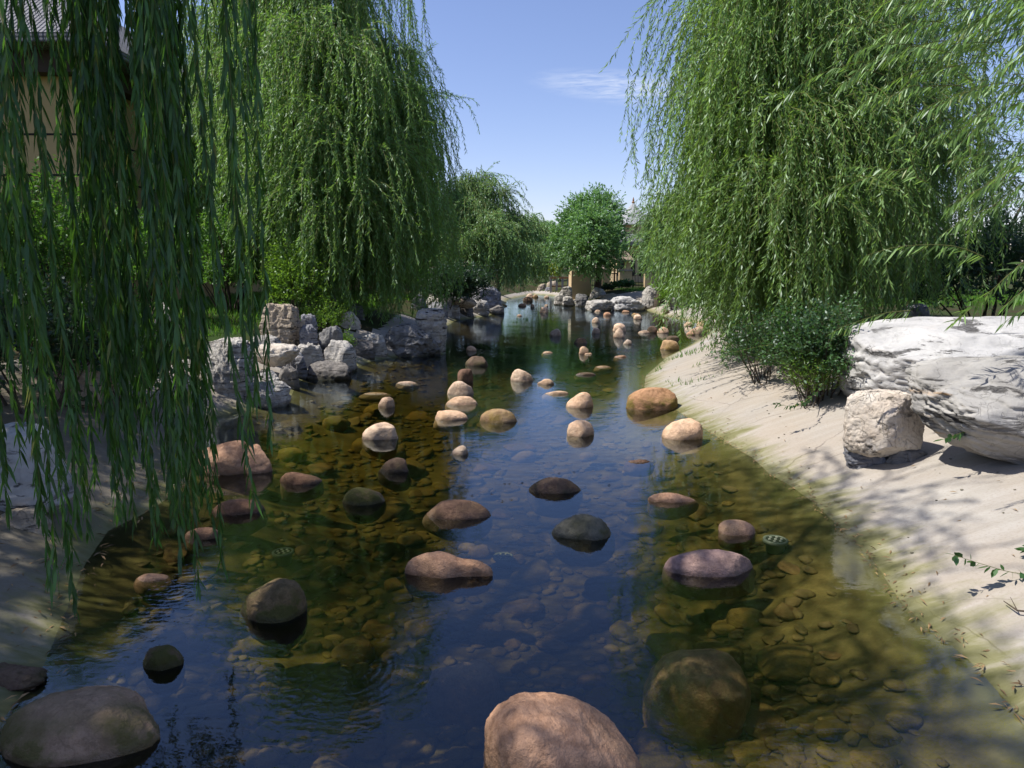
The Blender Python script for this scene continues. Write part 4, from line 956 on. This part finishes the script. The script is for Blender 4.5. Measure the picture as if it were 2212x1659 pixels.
# leafy shrubs and round trees
def bush(base, rad, h, n, matk, label, cat='shrub', seed=1, ll=.05, lw=.024, spacing=.022, twl=.35, lean=(0,0,0), name='shrub', openness=.0, ang=.9, group=None, up=.5, nseg=1, stems=14, ntw=6, stuffkind=None, gr=.15):
    rg = np.random.default_rng(seed); base = Vector(base); root = empty(name, base, label, cat, group); b = np.array(base)
    az = rg.uniform(0, 6.283, stems); rr = np.sqrt(rg.random(stems))
    D0 = np.stack([np.cos(az) * rr * rad / h, np.sin(az) * rr * rad / h, np.full(stems, 1.0)], -1) + np.array(lean); L = h * rg.uniform(.65, 1.0, stems) * 1.02
    P0 = b + np.stack([np.cos(az) * rr * rad * .3, np.sin(az) * rr * rad * .3, np.full(stems, -.05)], -1)
    P = hang(P0, D0, L, 9, -.0, .10, rg)
    # twigs fill an ellipsoid shell
    d = unit(rg.normal(size=(n, 3)) * np.array([1, 1, .9])); d[:, 2] = np.where(d[:, 2] < -.3, -d[:, 2] * .9, d[:, 2])
    q = b + np.array([0, 0, h * .48]) + d * (np.array([rad, rad, h * .52]) * (rg.uniform(.35, 1, n) ** .5)[:, None]) * (1 + .42 * vnoise(d * 2.3 + seed, seed))[:, None]
    q += np.array(lean) * (q[:, 2:3] - b[2])
    q[:, 2] = np.maximum(q[:, 2], b[2] + .03)
    TD = d * .9 + np.array([0, 0, up]) + rg.normal(size=(n, 3)) * .3
    tl = twl * rg.uniform(.5, 1.25, n); q = q - unit(TD) * tl[:, None] * .6
    TP = hang(q, TD, tl, 5, gr, .10, rg)
    foliage_obj('foliage', TP, tl, [M[matk], M['twigdark']], root, spacing, ll, lw, .003, rg=rg, ang=ang, droop=.1, nseg=nseg, varb=np.clip(rg.normal(.5, .2, n), 0, 1))
    V, Fs = stems_of(P, max(.006, .012 * h), taper=.25); link('stems', np_mesh('stems', V - b, Fs, smooth=True), M['bark'], root)
    return root
def gpt(px, py, y=None):
    p = at_ground(px, py) if y is None else at_y(px, py, y)
    p.z = tz(p.x, p.y); return p
def bush_px(px, pyb, y, wpx, ytop, *a, **k):
    p = at_y(px, pyb, y); top = at_y(px, ytop, y).z; p.z = tz(p.x, p.y); h = top - p.z
    return bush(p, wpx / F * y / 2, h, *a, **k)
bush_px(130, 800, 7.6, 330, 380, 900, 'leaf_shrub', 'tall sunlit yellow green shrub in front of the yellow building', seed=1, ll=.06, lw=.024, twl=.5, stems=20, up=.8)
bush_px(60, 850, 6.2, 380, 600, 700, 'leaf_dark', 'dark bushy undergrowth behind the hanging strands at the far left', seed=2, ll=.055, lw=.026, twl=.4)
bush_px(260, 850, 7.2, 260, 690, 420, 'leaf_ivy', 'low creeping shrub around the tan boulder at the left', seed=3, ll=.06, lw=.035, twl=.35)
bush_px(500, 655, 15.0, 150, 470, 420, 'leaf_shrub', 'open upright shrub with many thin stems on the lawn', seed=4, ll=.07, lw=.035, twl=.45, stems=26)
bush_px(635, 680, 13.8, 130, 540, 620, 'leaf_bright', 'rounded bright green shrub behind the layered stack rock', seed=5, ll=.06, lw=.032, twl=.28)
bush_px(700, 720, 13.4, 100, 648, 260, 'leaf_bright', 'small weedy shrub right of the layered stack rock', seed=6, ll=.05, lw=.02, twl=.25)
bush_px(745, 745, 13.0, 44, 716, 90, 'leaf_bright', 'little ferny plant between white rocks', seed=7, ll=.05, lw=.02, twl=.2, cat='plant', name='fern')
bush_px(965, 650, 24.5, 130, 565, 520, 'leaf_dark', 'dark bushy shrub on top of the far left rock pile', seed=8, ll=.10, lw=.05, twl=.6, lean=(.25,0,0))
bush_px(1188, 612, 53, 46, 568, 520, 'leaf_gold', 'golden clipped ball hedge by the stream bend', seed=9, ll=.10, lw=.08, twl=.2, gr=0)
bush_px(1160, 612, 53.5, 34, 575, 260, 'leaf_dark', 'dark green clipped bush left of the golden ball hedge', seed=10, ll=.10, lw=.08, twl=.2)
bush_px(1346, 632, 35.0, 42, 605, 220, 'leaf_ivy', 'small round bush in front of the fence by the pavilion', seed=13, ll=.09, lw=.07, twl=.2)
bush_px(1312, 636, 35.4, 26, 614, 100, 'leaf_dark', 'tiny dark bush left of the round fence bush', seed=14, ll=.09, lw=.06, twl=.2)
bush_px(1460, 650, 27.0, 90, 600, 260, 'leaf_bright', 'low bright bushes behind the tips of the right willow', seed=15, ll=.09, lw=.05, twl=.4)
bush_px(1775, 845, 7.4, 220, 662, 700, 'leaf_ivy', 'arching green shrub spilling over the bank beside the huge white rock', seed=16, ll=.045, lw=.024, twl=.38, stems=20, lean=(-.15,0,0))
bush_px(1655, 790, 8.6, 180, 680, 280, 'leaf_ivy', 'green shrub on the bank under the tips of the sunlit right willow', seed=26, ll=.045, lw=.022, twl=.4, stems=16, lean=(-.1,0,0))
bush_px(1755, 830, 7.2, 120, 745, 220, 'leaf_bright', 'light green weeds at the foot of the arching shrub', seed=17, ll=.055, lw=.008, twl=.3, up=1.0, cat='plant', name='weeds')
bush_px(1650, 700, 13.0, 200, 620, 300, 'leaf_shrub', 'shrub in half shade behind the right willow curtain', seed=18, ll=.07, lw=.035, twl=.4)
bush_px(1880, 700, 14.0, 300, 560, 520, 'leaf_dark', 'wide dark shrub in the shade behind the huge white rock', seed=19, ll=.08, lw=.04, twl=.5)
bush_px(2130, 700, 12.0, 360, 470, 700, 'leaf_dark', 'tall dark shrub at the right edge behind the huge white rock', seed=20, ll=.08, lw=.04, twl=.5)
bush_px(1560, 640, 20.0, 160, 600, 260, 'leaf_bright', 'bright low shrub far behind the right willow', seed=21, ll=.08, lw=.045, twl=.4)
bush_px(1830, 640, 22.0, 300, 560, 400, 'leaf_bright', 'sunlit shrub glimpsed through the right willow', seed=22, ll=.10, lw=.05, twl=.5)
bush_px(880, 640, 26.0, 120, 560, 260, 'leaf_shrub', 'green shrub behind the trailing tips of the left willow', seed=23, ll=.10, lw=.05, twl=.5)
bush_px(420, 640, 22.0, 300, 540, 500, 'leaf_shrub', 'broad hedge-like shrub at the back of the lawn', seed=24, ll=.10, lw=.05, twl=.5)
bush_px(290, 620, 13.0, 220, 440, 420, 'leaf_shrub', 'green shrub beside the yellow building corner', seed=25, ll=.07, lw=.035, twl=.5)

def round_tree(base_px, y, lobes, matk, label, seed, ll=.14, lw=.05, sp=.05, n=150, tr=.16, twl=.7, fork=1.6, name='tree'):
    rg = np.random.default_rng(seed); b = at_y(base_px, 620, y); b.z = tz(b.x, y); root = empty(name, b, label, 'tree')
    P0 = []; D0 = []; mb = MB(); f = b + Vector((.1, 0, fork)); VB = []
    mb.tube([b + Vector((0, 0, -.3)), b.lerp(f, .5) + Vector((.06, 0, 0)), f], [tr * 1.3, tr, tr * .8], 10)
    for px, py, dy, rp in lobes:
        c = at_y(px, py, y + dy); r = rp / F * y; m = int(n * (r / 1.0) ** 1.6)
        d = unit(rg.normal(size=(m, 3))); P0.append(np.array(c) + d * r * rg.uniform(.3, 1, (m, 1)) ** .5 * np.array([1, 1, .85])); D0.append(d + np.array([0, 0, .35])); VB.append(np.clip(rg.normal(.5, .15) + rg.normal(0, .1, m), 0, 1))
        mb.tube([f, f.lerp(c, .5) + Vector((0, 0, .2)), c], [tr * .5, tr * .28, tr * .08], 6)
    P0 = np.concatenate(P0); D0 = np.concatenate(D0); L = twl * rg.uniform(.5, 1.2, len(P0)); P = hang(P0, D0, L, 5, .22, .12, rg)
    foliage_obj('crown', P, L, [M[matk], M['twigdark']], root, sp, ll, lw, .006, rg=rg, ang=.8, droop=.2, varb=np.concatenate(VB))
    mb.build('trunk', M['bark'], root, True, off=tuple(b)); return root
round_tree(1288, 34.5, [(1285,445,0,26),(1255,465,0,26),(1308,458,0,25),(1235,500,0,30),(1285,490,-1.5,34),(1314,505,0,23),(1225,545,0,26),(1262,540,-2,34),(1305,545,-1.5,28),(1316,540,0,12),(1290,570,-1.5,18)], 'leaf_round', 'round bushy green tree in front of the pavilion', 51, ll=.17, lw=.065, n=420)
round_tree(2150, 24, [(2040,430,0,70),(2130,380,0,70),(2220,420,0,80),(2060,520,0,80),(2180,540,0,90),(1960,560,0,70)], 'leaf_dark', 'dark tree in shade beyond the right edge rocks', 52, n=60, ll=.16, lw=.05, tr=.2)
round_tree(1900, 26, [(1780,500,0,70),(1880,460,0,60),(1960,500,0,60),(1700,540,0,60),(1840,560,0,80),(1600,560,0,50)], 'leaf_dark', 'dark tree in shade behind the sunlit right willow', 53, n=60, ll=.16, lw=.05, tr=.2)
round_tree(1700, 40, [(1560,540,0,40),(1620,520,0,50),(1700,520,0,50),(1500,560,0,36),(1780,540,0,50),(1860,540,0,50)], 'leaf_far', 'distant green tree behind the right willow', 54, n=40, ll=.22, lw=.08)
round_tree(900, 50, [(820,560,0,50),(890,550,0,40),(940,560,0,36),(760,560,0,50)], 'leaf_far', 'distant green tree behind the left willow', 55, n=40, ll=.25, lw=.09)
round_tree(560, 34, [(480,520,0,60),(560,530,0,60),(640,520,0,60),(720,540,0,50)], 'leaf_far', 'distant tree at the back of the left lawn', 56, n=40, ll=.22, lw=.08)
round_tree(1240, 75, [(1160,540,0,16),(1190,530,0,18),(1225,525,0,18),(1260,530,0,18),(1300,520,0,20),(1345,525,0,20),(1120,540,0,20),(1080,545,0,22),(1390,535,0,22)], 'leaf_far', 'farthest dark trees joining above the stream bend', 57, n=26, ll=.4, lw=.16, sp=.12, twl=1.2)

# leafy branches reaching over the white rock and the bank
def spray(pts, label, seed, y_of, ll=.05, lw=.026, nleaf=.035, mat='leaf_ivy'):
    rg = np.random.default_rng(seed); root_p = Vector(y_of(pts[0])); root = empty('leafy_branch', root_p, label, 'branch')
    W = np.array([y_of(p) for p in pts]); K = 14
    t = np.linspace(0, len(W) - 1.001, K); i = t.astype(int); f = (t - i)[:, None]; P = (W[i] * (1 - f) + W[i + 1] * f)[None]
    L = np.array([np.linalg.norm(np.diff(P[0], axis=0), axis=1).sum()])
    foliage_obj('foliage', P, L, [M[mat], M['twig']], root, nleaf, ll, lw, .0028, rg=rg, ang=1.05, droop=.35, nseg=2)
    return root
spray([(2330,790),(2215,838),(2150,880),(2090,930),(2035,950)], 'dark leafy branch hanging in front of the huge white rock', 61, lambda p: tuple(at_y(p[0], p[1], 4.7)), .055, .03, .022)
spray([(2330,1262),(2250,1245),(2180,1236),(2110,1215),(2052,1196)], 'leafy branch just above the concrete at the lower right edge', 62, lambda p: tuple(at_y(p[0], p[1], 3.35)), .05, .03, .020)
spray([(2300,1150),(2240,1180),(2205,1190)], 'small sprig entering at the right edge above the leafy branch', 63, lambda p: tuple(at_y(p[0], p[1], 3.5)), .045, .028, .02)
spray([(1800,800),(1762,850),(1735,870),(1705,878),(1676,872)], 'green sprig arching onto the concrete below the shrub', 64, lambda p: tuple(at_y(p[0], p[1], 6.9 if p[0] > 1750 else 6.6)), .05, .024, .02)
spray([(1760,790),(1700,740),(1640,748),(1590,760),(1545,758)], 'long arching yellowish twig left of the shrub', 65, lambda p: tuple(at_y(p[0], p[1], 7.6)), .045, .02, .03)
spray([(1830,740),(1780,672),(1720,668),(1660,690),(1610,705)], 'arching twig with round leaves above the shrub', 66, lambda p: tuple(at_y(p[0], p[1], 7.4)), .055, .03, .04)
spray([(2330,600),(2215,560),(2150,620),(2105,660),(2060,700)], 'willow spray drooping at the right edge above the huge white rock', 67, lambda p: tuple(at_y(p[0], p[1], 4.8)), .10, .014, .02, 'leaf_right')
tw = [(2230,1345),(2195,1340),(2165,1322)]
q = [at_ground(a, b) + Vector((0, 0, .03)) for a, b in tw]
mb = MB(); mb.tube(q, [.006, .005, .002], 6); mb.tube([q[1], q[1] + Vector((.02, .08, .03))], [.003, .001], 5)
mb.build('twig', M['bark'], label='bare dry twig lying on the concrete at the lower right edge', cat='twig')

# grass
def grass(name, label, n, xr, yr, cond, h=.10, matk='grassleaf', seed=1, w=.006):
    rg = np.random.default_rng(seed); x = rg.uniform(*xr, n); y = rg.uniform(*yr, n); z, s = terrain(x, y); ok = cond(x, y, s)
    x, y, z = x[ok], y[ok], z[ok]; n = len(x); P0 = np.stack([x, y, z - .005], -1); D = np.stack([rg.normal(size=n) * .3, rg.normal(size=n) * .3, np.ones(n)], -1)
    L = h * rg.uniform(.5, 1.4, n); P = hang(P0, D, L, 3, .1, .12, rg); sd = unit(np.cross(D, rg.normal(size=(n, 3)))) * w * rg.uniform(.7, 1.4, (n, 1))
    V = np.stack([P[:, 0] - sd, P[:, 0] + sd, P[:, 1] + sd * .7, P[:, 1] - sd * .7, P[:, 2]], 1).reshape(-1, 3); o = (np.arange(n) * 5)[:, None]
    link(name, np_mesh(name, V, [o + np.array([[0, 1, 2, 3]]), o + np.array([[3, 2, 4]])], None, np.repeat(rg.random(n), 5)), M[matk], label=label, cat='grass', kind='stuff')
grass('lawn', 'green lawn on the left bank behind the rocks', 60000, (-16, -3), (8.5, 26), lambda x, y, s: (s > 2.0), .11, seed=3, w=.010)
grass('grass', 'green grass on the right bank behind the rocks', 30000, (4, 20), (17, 36), lambda x, y, s: (s > 2.6), .12, seed=4, w=.012)
grass('weedy_grass', 'thin weeds growing at the edge of the concrete', 2600, (2.3, 6.2), (9.5, 13.5), lambda x, y, s: (s > .12) & (s < 1.2) & (vnoise(np.stack([x, y, s * 0], -1) * 1.7, 8) > .25), .07, seed=5, w=.006)

# fallen leaves
def litter(name, label, pts, seed, size=.05, mat='litter'):
    rg = np.random.default_rng(seed); n = len(pts); P = np.array(pts); a = rg.uniform(0, 6.28, n); d = np.stack([np.cos(a), np.sin(a), rg.normal(size=n) * .12], -1)
    s = np.stack([-np.sin(a), np.cos(a), rg.normal(size=n) * .3], -1); l = (size * rg.uniform(.5, 1.3, n))[:, None]; w = l * .09
    V = np.stack([P, P + d * l * .5 + s * w + [0, 0, .006], P + d * l, P + d * l * .5 - s * w + [0, 0, .006]], 1).reshape(-1, 3)
    link(name, np_mesh(name, V, [np.arange(n * 4).reshape(-1, 4)], None, np.repeat(rg.random(n), 4)), M[mat], label=label, cat='leaves', kind='stuff')
rg = np.random.default_rng(71); pts = []
for _ in range(480):
    y = rg.uniform(2.2, 9); x = float(redge(np.array([y]))[0]) + abs(rg.normal()) * .10 - .05; pts.append((x, y, max(tz(x, y), 0) + .006))
for _ in range(110):
    y = rg.uniform(2.2, 9); x = float(redge(np.array([y]))[0]) + rg.uniform(.2, 2); pts.append((x, y, tz(x, y) + .006))
for _ in range(140):
    y = rg.uniform(9, 11.5); x = float(redge(np.array([y]))[0]) + rg.normal() * .04; pts.append((x, y, max(tz(x, y), 0) + .006))
litter('leaf_litter', 'narrow dry leaves strewn along the right waterline', pts, 1)
pts = []
for _ in range(330):
    y = rg.uniform(2.0, 6); x = float(ledge(np.array([y]))[0]) - abs(rg.normal()) * .35 + .12; pts.append((x, y, max(tz(x, y), 0) + .006))
pts = []
for _ in range(140):
    y = rg.uniform(2.2, 12); x = float(redge(np.array([y]))[0]) + rg.uniform(.1, 3); pts.append((x, y, tz(x, y) + .004))
PV = []; PF = []; k = 0
for i, q_ in enumerate(pts):
    sz = rg.uniform(.003, .009) * (2.2 if i % 17 == 0 else 1); PV.append(SPH[2][0] * np.array([sz * 1.3, sz, sz * .6]) * rg.uniform(.7, 1.3, 3) + np.array(q_)); PF.append(SPH[2][1] + k); k += len(SPH[2][0])
link('grit', np_mesh('grit', np.concatenate(PV), [np.concatenate(PF)]), M['gray'], label='tiny stones and grit scattered over the concrete bank', cat='grit', kind='stuff')
pts = []
for _ in range(330):
    y = rg.uniform(2.0, 6); x = float(ledge(np.array([y]))[0]) - abs(rg.normal()) * .35 + .12; pts.append((x, y, max(tz(x, y), 0) + .006))
litter('leaf_litter', 'yellowish willow leaves scattered on the dark left bank', pts, 2, .06)

# ------------------------------------------------------------ round lights under the water
M['metal'] = simple('dull light ring', (.26, .31, .29), .4, 20, .15, .05); M['glass'] = simple('dark lamp glass', (.05, .06, .06), .15, 20, .1, 0); M['led'] = simple('white lamp lens', (.5, .55, .55), .3, 10, .05, 0)
def under_light(px, py, wpx, label):
    P = at_z(px, py, -.25); r = wpx / F * depth_of(P) / 2
    root = empty('underwater_light', (P.x, P.y, tz(P.x, P.y)), label, 'lamp', 'round lights under the water'); h = .09
    MB().lathe([(r * .7, 0), (r * .8, h - .03), (r, h - .02), (r, h), (r * .82, h + .004), (r * .80, h - .004)], n=28).build('housing', M['metal'], root, True)
    MB().lathe([(r * .79, h - .012), (r * .79, h - .002)], n=28).build('glass', M['glass'], root)
    for k in range(7):
        a = k * math.pi / 3; q = 0 if k == 6 else r * .5
        MB().lathe([(r * .13, h), (r * .12, h + .004), (r * .05, h + .006)], (q * math.cos(a), q * math.sin(a), 0), 10).build('led', M['led'], root)
under_light(1087, 1169, 44, 'round underwater light with seven white lenses in the blue water')
under_light(611, 1191, 46, 'round underwater light in the dark green water at the left')
under_light(1672, 1218, 52, 'round underwater light beside the long mauve boulder at the right')

# water striders
M['insect'] = simple('dark insect', (.01, .01, .01), .5)
for i, (px, py) in enumerate(((1031,993),(1100,1045),(1128,1043),(1062,1066),(1104,1079),(1208,1022),(1240,1020),(1020,1070),(1085,1083),(1316,1048),(1090,1045))):
    P = at_z(px, py, .003); mb = MB(); a = random.uniform(0, 3.1); c, s = math.cos(a), math.sin(a)
    mb.tube([P + Vector((-c * .008, -s * .008, .002)), P + Vector((0, 0, .004)), P + Vector((c * .008, s * .008, .002))], [.001, .0026, .001], 6)
    for sg in (-1, 1):
        for u in (-.9, 0, .9):
            e = Vector((math.cos(a + sg * (1.57 - u)) * .016, math.sin(a + sg * (1.57 - u)) * .016, -.002)); mb.tube([P, P + e * .5 + Vector((0, 0, .004)), P + e], .0006, 4)
    mb.build('water_strider', M['insect'], off=tuple(P), label='tiny dark water strider on the blue reflection in mid stream', cat='insect', group='water striders').location = P

# ------------------------------------------------------------ buildings
def tiled(name, col=(.13, .13, .14)):
    t = NT(name); c = t.n('ShaderNodeTexCoord').outputs['Object']; w = t.n('ShaderNodeTexWave', wave_type='BANDS', bands_direction='X'); w.inputs['Scale'].default_value = 3.2; t.l(c, w.inputs[0])
    w2 = t.n('ShaderNodeTexWave', wave_type='BANDS', bands_direction='Z'); w2.inputs['Scale'].default_value = 4; t.l(c, w2.inputs[0])
    n = t.noise(c, 3, 4); return t.pbr(t.mix(n, tuple(q * .6 for q in col), tuple(q * 1.5 for q in col)), .85, t.bump(t.math('ADD', w.outputs[1], t.math('MULTIPLY', w2.outputs[1], .4)), .8, .05))
M['wall'] = simple('ochre rendered wall', (.46, .33, .15), .95, 4, .15, .2); M['wall2'] = simple('beige rendered wall', (.60, .45, .27), .95, 5, .12, .15)
M['tile'] = tiled('grey roof tiles'); M['tilelight'] = tiled('pale grey roof tiles', (.36, .37, .37)); M['soffit'] = simple('dark timber', (.05, .035, .025), .8, 6, .3); M['groove'] = simple('dark joint', (.02, .018, .015), .9)
M['wood'] = simple('brown timber', (.26, .13, .055), .8, 9, .35); M['iron'] = simple('black iron', (.02, .02, .02), .5); M['thatch'] = simple('grey thatch', (.28, .22, .16), 1, 25, .5, 1.0); M['darkroom'] = simple('dark window glass', (.02, .02, .022), .2, 3, .2, 0); M['capstone'] = simple('grey cap stone', (.22, .21, .20), .9, 8, .2)
# yellow building behind the left willow strands
yb_ = 16.0; cA = at_y(205, 600, yb_); ze = at_y(205, 165, yb_).z; zeave = at_y(205, 120, yb_).z; ztop = at_y(205, 82, yb_).z
root = empty('building', (cA.x, yb_, .85), 'yellow rendered building with dark tiled eaves behind the hanging strands', 'building')
W = 16; Dp = 11
def hip(mb, x0, x1, y0, y1, z0, z1, inset, thick=.18):
    V = [(x0,y0,z0),(x1,y0,z0),(x1,y1,z0),(x0,y1,z0),(x0,y0,z0-thick),(x1,y0,z0-thick),(x1,y1,z0-thick),(x0,y1,z0-thick)]
    i = min(inset, (x1-x0)/2-.01, (y1-y0)/2-.01); V += [(x0+i,y0+i,z1),(x1-i,y0+i,z1),(x1-i,y1-i,z1),(x0+i,y1-i,z1)]
    return mb.add(V, [(0,1,9,8),(1,2,10,9),(2,3,11,10),(3,0,8,11),(8,9,10,11),(4,5,1,0),(5,6,2,1),(6,7,3,2),(7,4,0,3),(7,6,5,4)])
MB().box((-W/2, Dp/2, (ze-.85)/2 - .3), (W, Dp, ze-.85+.6)).build('wall', M['wall'], root)
MB().box((-W/2, Dp/2, ze-.85+.24), (W+.7, Dp+.7, .48)).build('eave_beam', M['soffit'], root)
hip(MB(), -W-.9, .9, -.9, Dp+.9, zeave-.85+.2, zeave-.85+2.6, 3.0).build('roof', M['tile'], root)
g = MB()
for zz in (at_y(205, 290, yb_).z, at_y(205, 378, yb_).z, at_y(205, 500, yb_).z):
    g.box((-W/2, -.004, zz-.85), (W+.016, .012, .045)); g.box((.004, Dp/2, zz-.85), (.012, Dp+.02, .045))
g.build('wall_joint', M['groove'], root)
# multi-eaved hall behind the left willow
P = at_y(905, 310, 30); root = empty('pavilion', (P.x - 4.2, 33, .85), 'grey-eaved hall hidden behind the tall left willow, only its roof corners showing', 'building'); zz = P.z - .85
MB().box((0, 0, zz/2 - .5), (5.6, 5, zz+.6)).build('wall', M['wall'], root)
hip(MB(), -4.2, 4.6, -3.9, 3.9, zz, zz+1.3, 3.0).build('roof', M['tile'], root)
hip(MB(), -4.0, 4.4, -3.7, 3.7, zz-1.25, zz-.6, 1.2, .2).build('lower_roof', M['tile'], root)
# pavilion on the right
yp_ = 48.0; c = at_y(1385, 600, yp_); root = empty('pavilion', (c.x, yp_, .85), 'pavilion with conical grey roof and finial beyond the fence', 'building')
def zr(py, y=yp_): return at_y(1385, py, y).z - .85
MB().box((.9, 2, zr(530)/2 - .3), (5.2, 4, zr(530)+.6)).build('wall', M['wall2'], root)
hip(MB(), -2.3, 5, -1.2, 5.2, zr(523), zr(505), 1.4, .25).build('lower_roof', M['tile'], root)
MB().box((.9, 2, zr(527)-.05), (6.2, 5.4, .18)).build('eave_beam', M['soffit'], root)
MB().lathe([(1.0, zr(508)), (1.0, zr(478))], (0, 2, 0), 8).build('drum', M['wall2'], root)
MB().lathe([(1.55, zr(480)-.1), (1.5, zr(480)), (.95, zr(462)), (.42, zr(446)), (.16, zr(436)), (.07, zr(433))], (-.35, 2, 0), 12).build('cone_roof', M['tilelight'], root)
MB().lathe([(.07, zr(434)), (.12, zr(431)), (.05, zr(428)), (.07, zr(426)), (.01, zr(419))], (-.35, 2, 0), 8).build('finial', M['wood'], root)
for xx in (-1.45, -.7, .1, .9):
    MB().box((xx, -.03, 1.2), (.5, .06, 1.5)).build('window', M['darkroom'], root)
# thatched gate
c = at_y(1350, 600, 41); root = empty('gate', (c.x, 41, .85), 'small thatched gate with beige panel and timber posts behind the fence', 'gate')
def zg(py): return at_y(1350, py, 41).z - .85
MB().add([(-.75,-.5,zg(561)),(.45,-.5,zg(561)),(.45,.6,zg(561)),(-.75,.6,zg(561)),(-.6,0,zg(540)),(.05,0,zg(543)),(-.75,-.5,zg(561)-.08),(.45,-.5,zg(561)-.08),(.45,.6,zg(561)-.08),(-.75,.6,zg(561)-.08)], [(0,1,5,4),(1,2,5),(2,3,4,5),(3,0,4),(6,7,1,0),(7,8,2,1),(8,9,3,2),(9,6,0,3),(9,8,7,6)]).build('roof', M['thatch'], root)
MB().box((.13, 0, zg(573)), (.40, .1, .72)).build('panel', M['wall2'], root)
for xx in (-.62, -.32): MB().box((xx, 0, zg(563)/2 - .1), (.10, .10, zg(563)+.2)).build('post', M['wood'], root)
MB().box((-.47, 0, zg(567)), (.24, .06, .08)).build('beam', M['wood'], root)
# fence with rendered piers and iron railings
y_f = 37.0
def pier(x0, x1, yt, label, y=y_f, mat='wall2'):
    a = at_y(x0, 600, y).x; b = at_y(x1, 600, y).x; zt = at_y(x0, yt, y).z; root = empty('fence_pier', ((a+b)/2, y, .8), label, 'fence')
    MB().box((0, 0, (zt-.8)/2 - .15), (b-a, .35, zt-.8+.3)).build('pier', M[mat], root); MB().box((0, 0, zt-.8+.05), (b-a+.08, .43, .1)).build('cap', M['capstone'], root)
pier(1294, 1317, 586, 'beige fence pier behind the round tree'); pier(1337, 1364, 586, 'beige fence pier left of the white railing, with small bush before it'); pier(1392, 1420, 586, 'beige fence pier behind the tips of the right willow')
def railing(x0, x1, label, n, y=y_f):
    a = at_y(x0, 600, y).x; b = at_y(x1, 600, y).x; zt = at_y(x0, 589, y).z; root = empty('railing', (a, y, .8), label, 'fence'); h = zt - .8
    r = MB()
    for q in (h - .04, .12): r.box(((b-a)/2, 0, q), (b-a, .04, .05))
    r.build('rail', M['iron'], root)
    for k in range(n): MB().box(((k+.5)/n*(b-a), 0, h/2), (.028, .028, h)).build('bar', M['iron'], root)
railing(1318, 1336, 'black iron railing between the two left fence piers', 6); railing(1365, 1391, 'black iron railing right of the middle fence pier', 8); railing(1272, 1293, 'black iron railing beside the beige pillar', 6)
# beige pillar near the water
a = at_y(1231, 655, 36); b = at_y(1275, 655, 36); zt = at_y(1231, 585, 36).z
root = empty('pillar', ((a.x+b.x)/2, 36.2, .2), 'plain beige pillar standing at the far water edge under the round tree', 'pillar')
MB().box((0, 0, (zt-.2)/2 - .2), (b.x-a.x, .7, zt-.2+.4), rz=.12).build('shaft', M['wall2'], root)
# low timber balustrade by the bend
a = at_y(1190, 600, 47); b = at_y(1228, 600, 47); z0 = at_y(1190, 622, 47).z; zt = at_y(1190, 600, 47).z; root = empty('balustrade', (a.x, 47, z0), 'low brown balustrade between the golden hedge and the pillar', 'fence')
MB().box(((b.x-a.x)/2, 0, zt-z0), (b.x-a.x+.1, .16, .12)).build('handrail', M['wood'], root)
MB().box(((b.x-a.x)/2, 0, .12), (b.x-a.x, .1, .1)).build('bottom_rail', M['wood'], root)
for k in range(4): MB().box((k*(b.x-a.x)/3, 0, (zt-z0)/2 - .1), (.14, .14, zt-z0+.4)).build('post', M['capstone'], root)
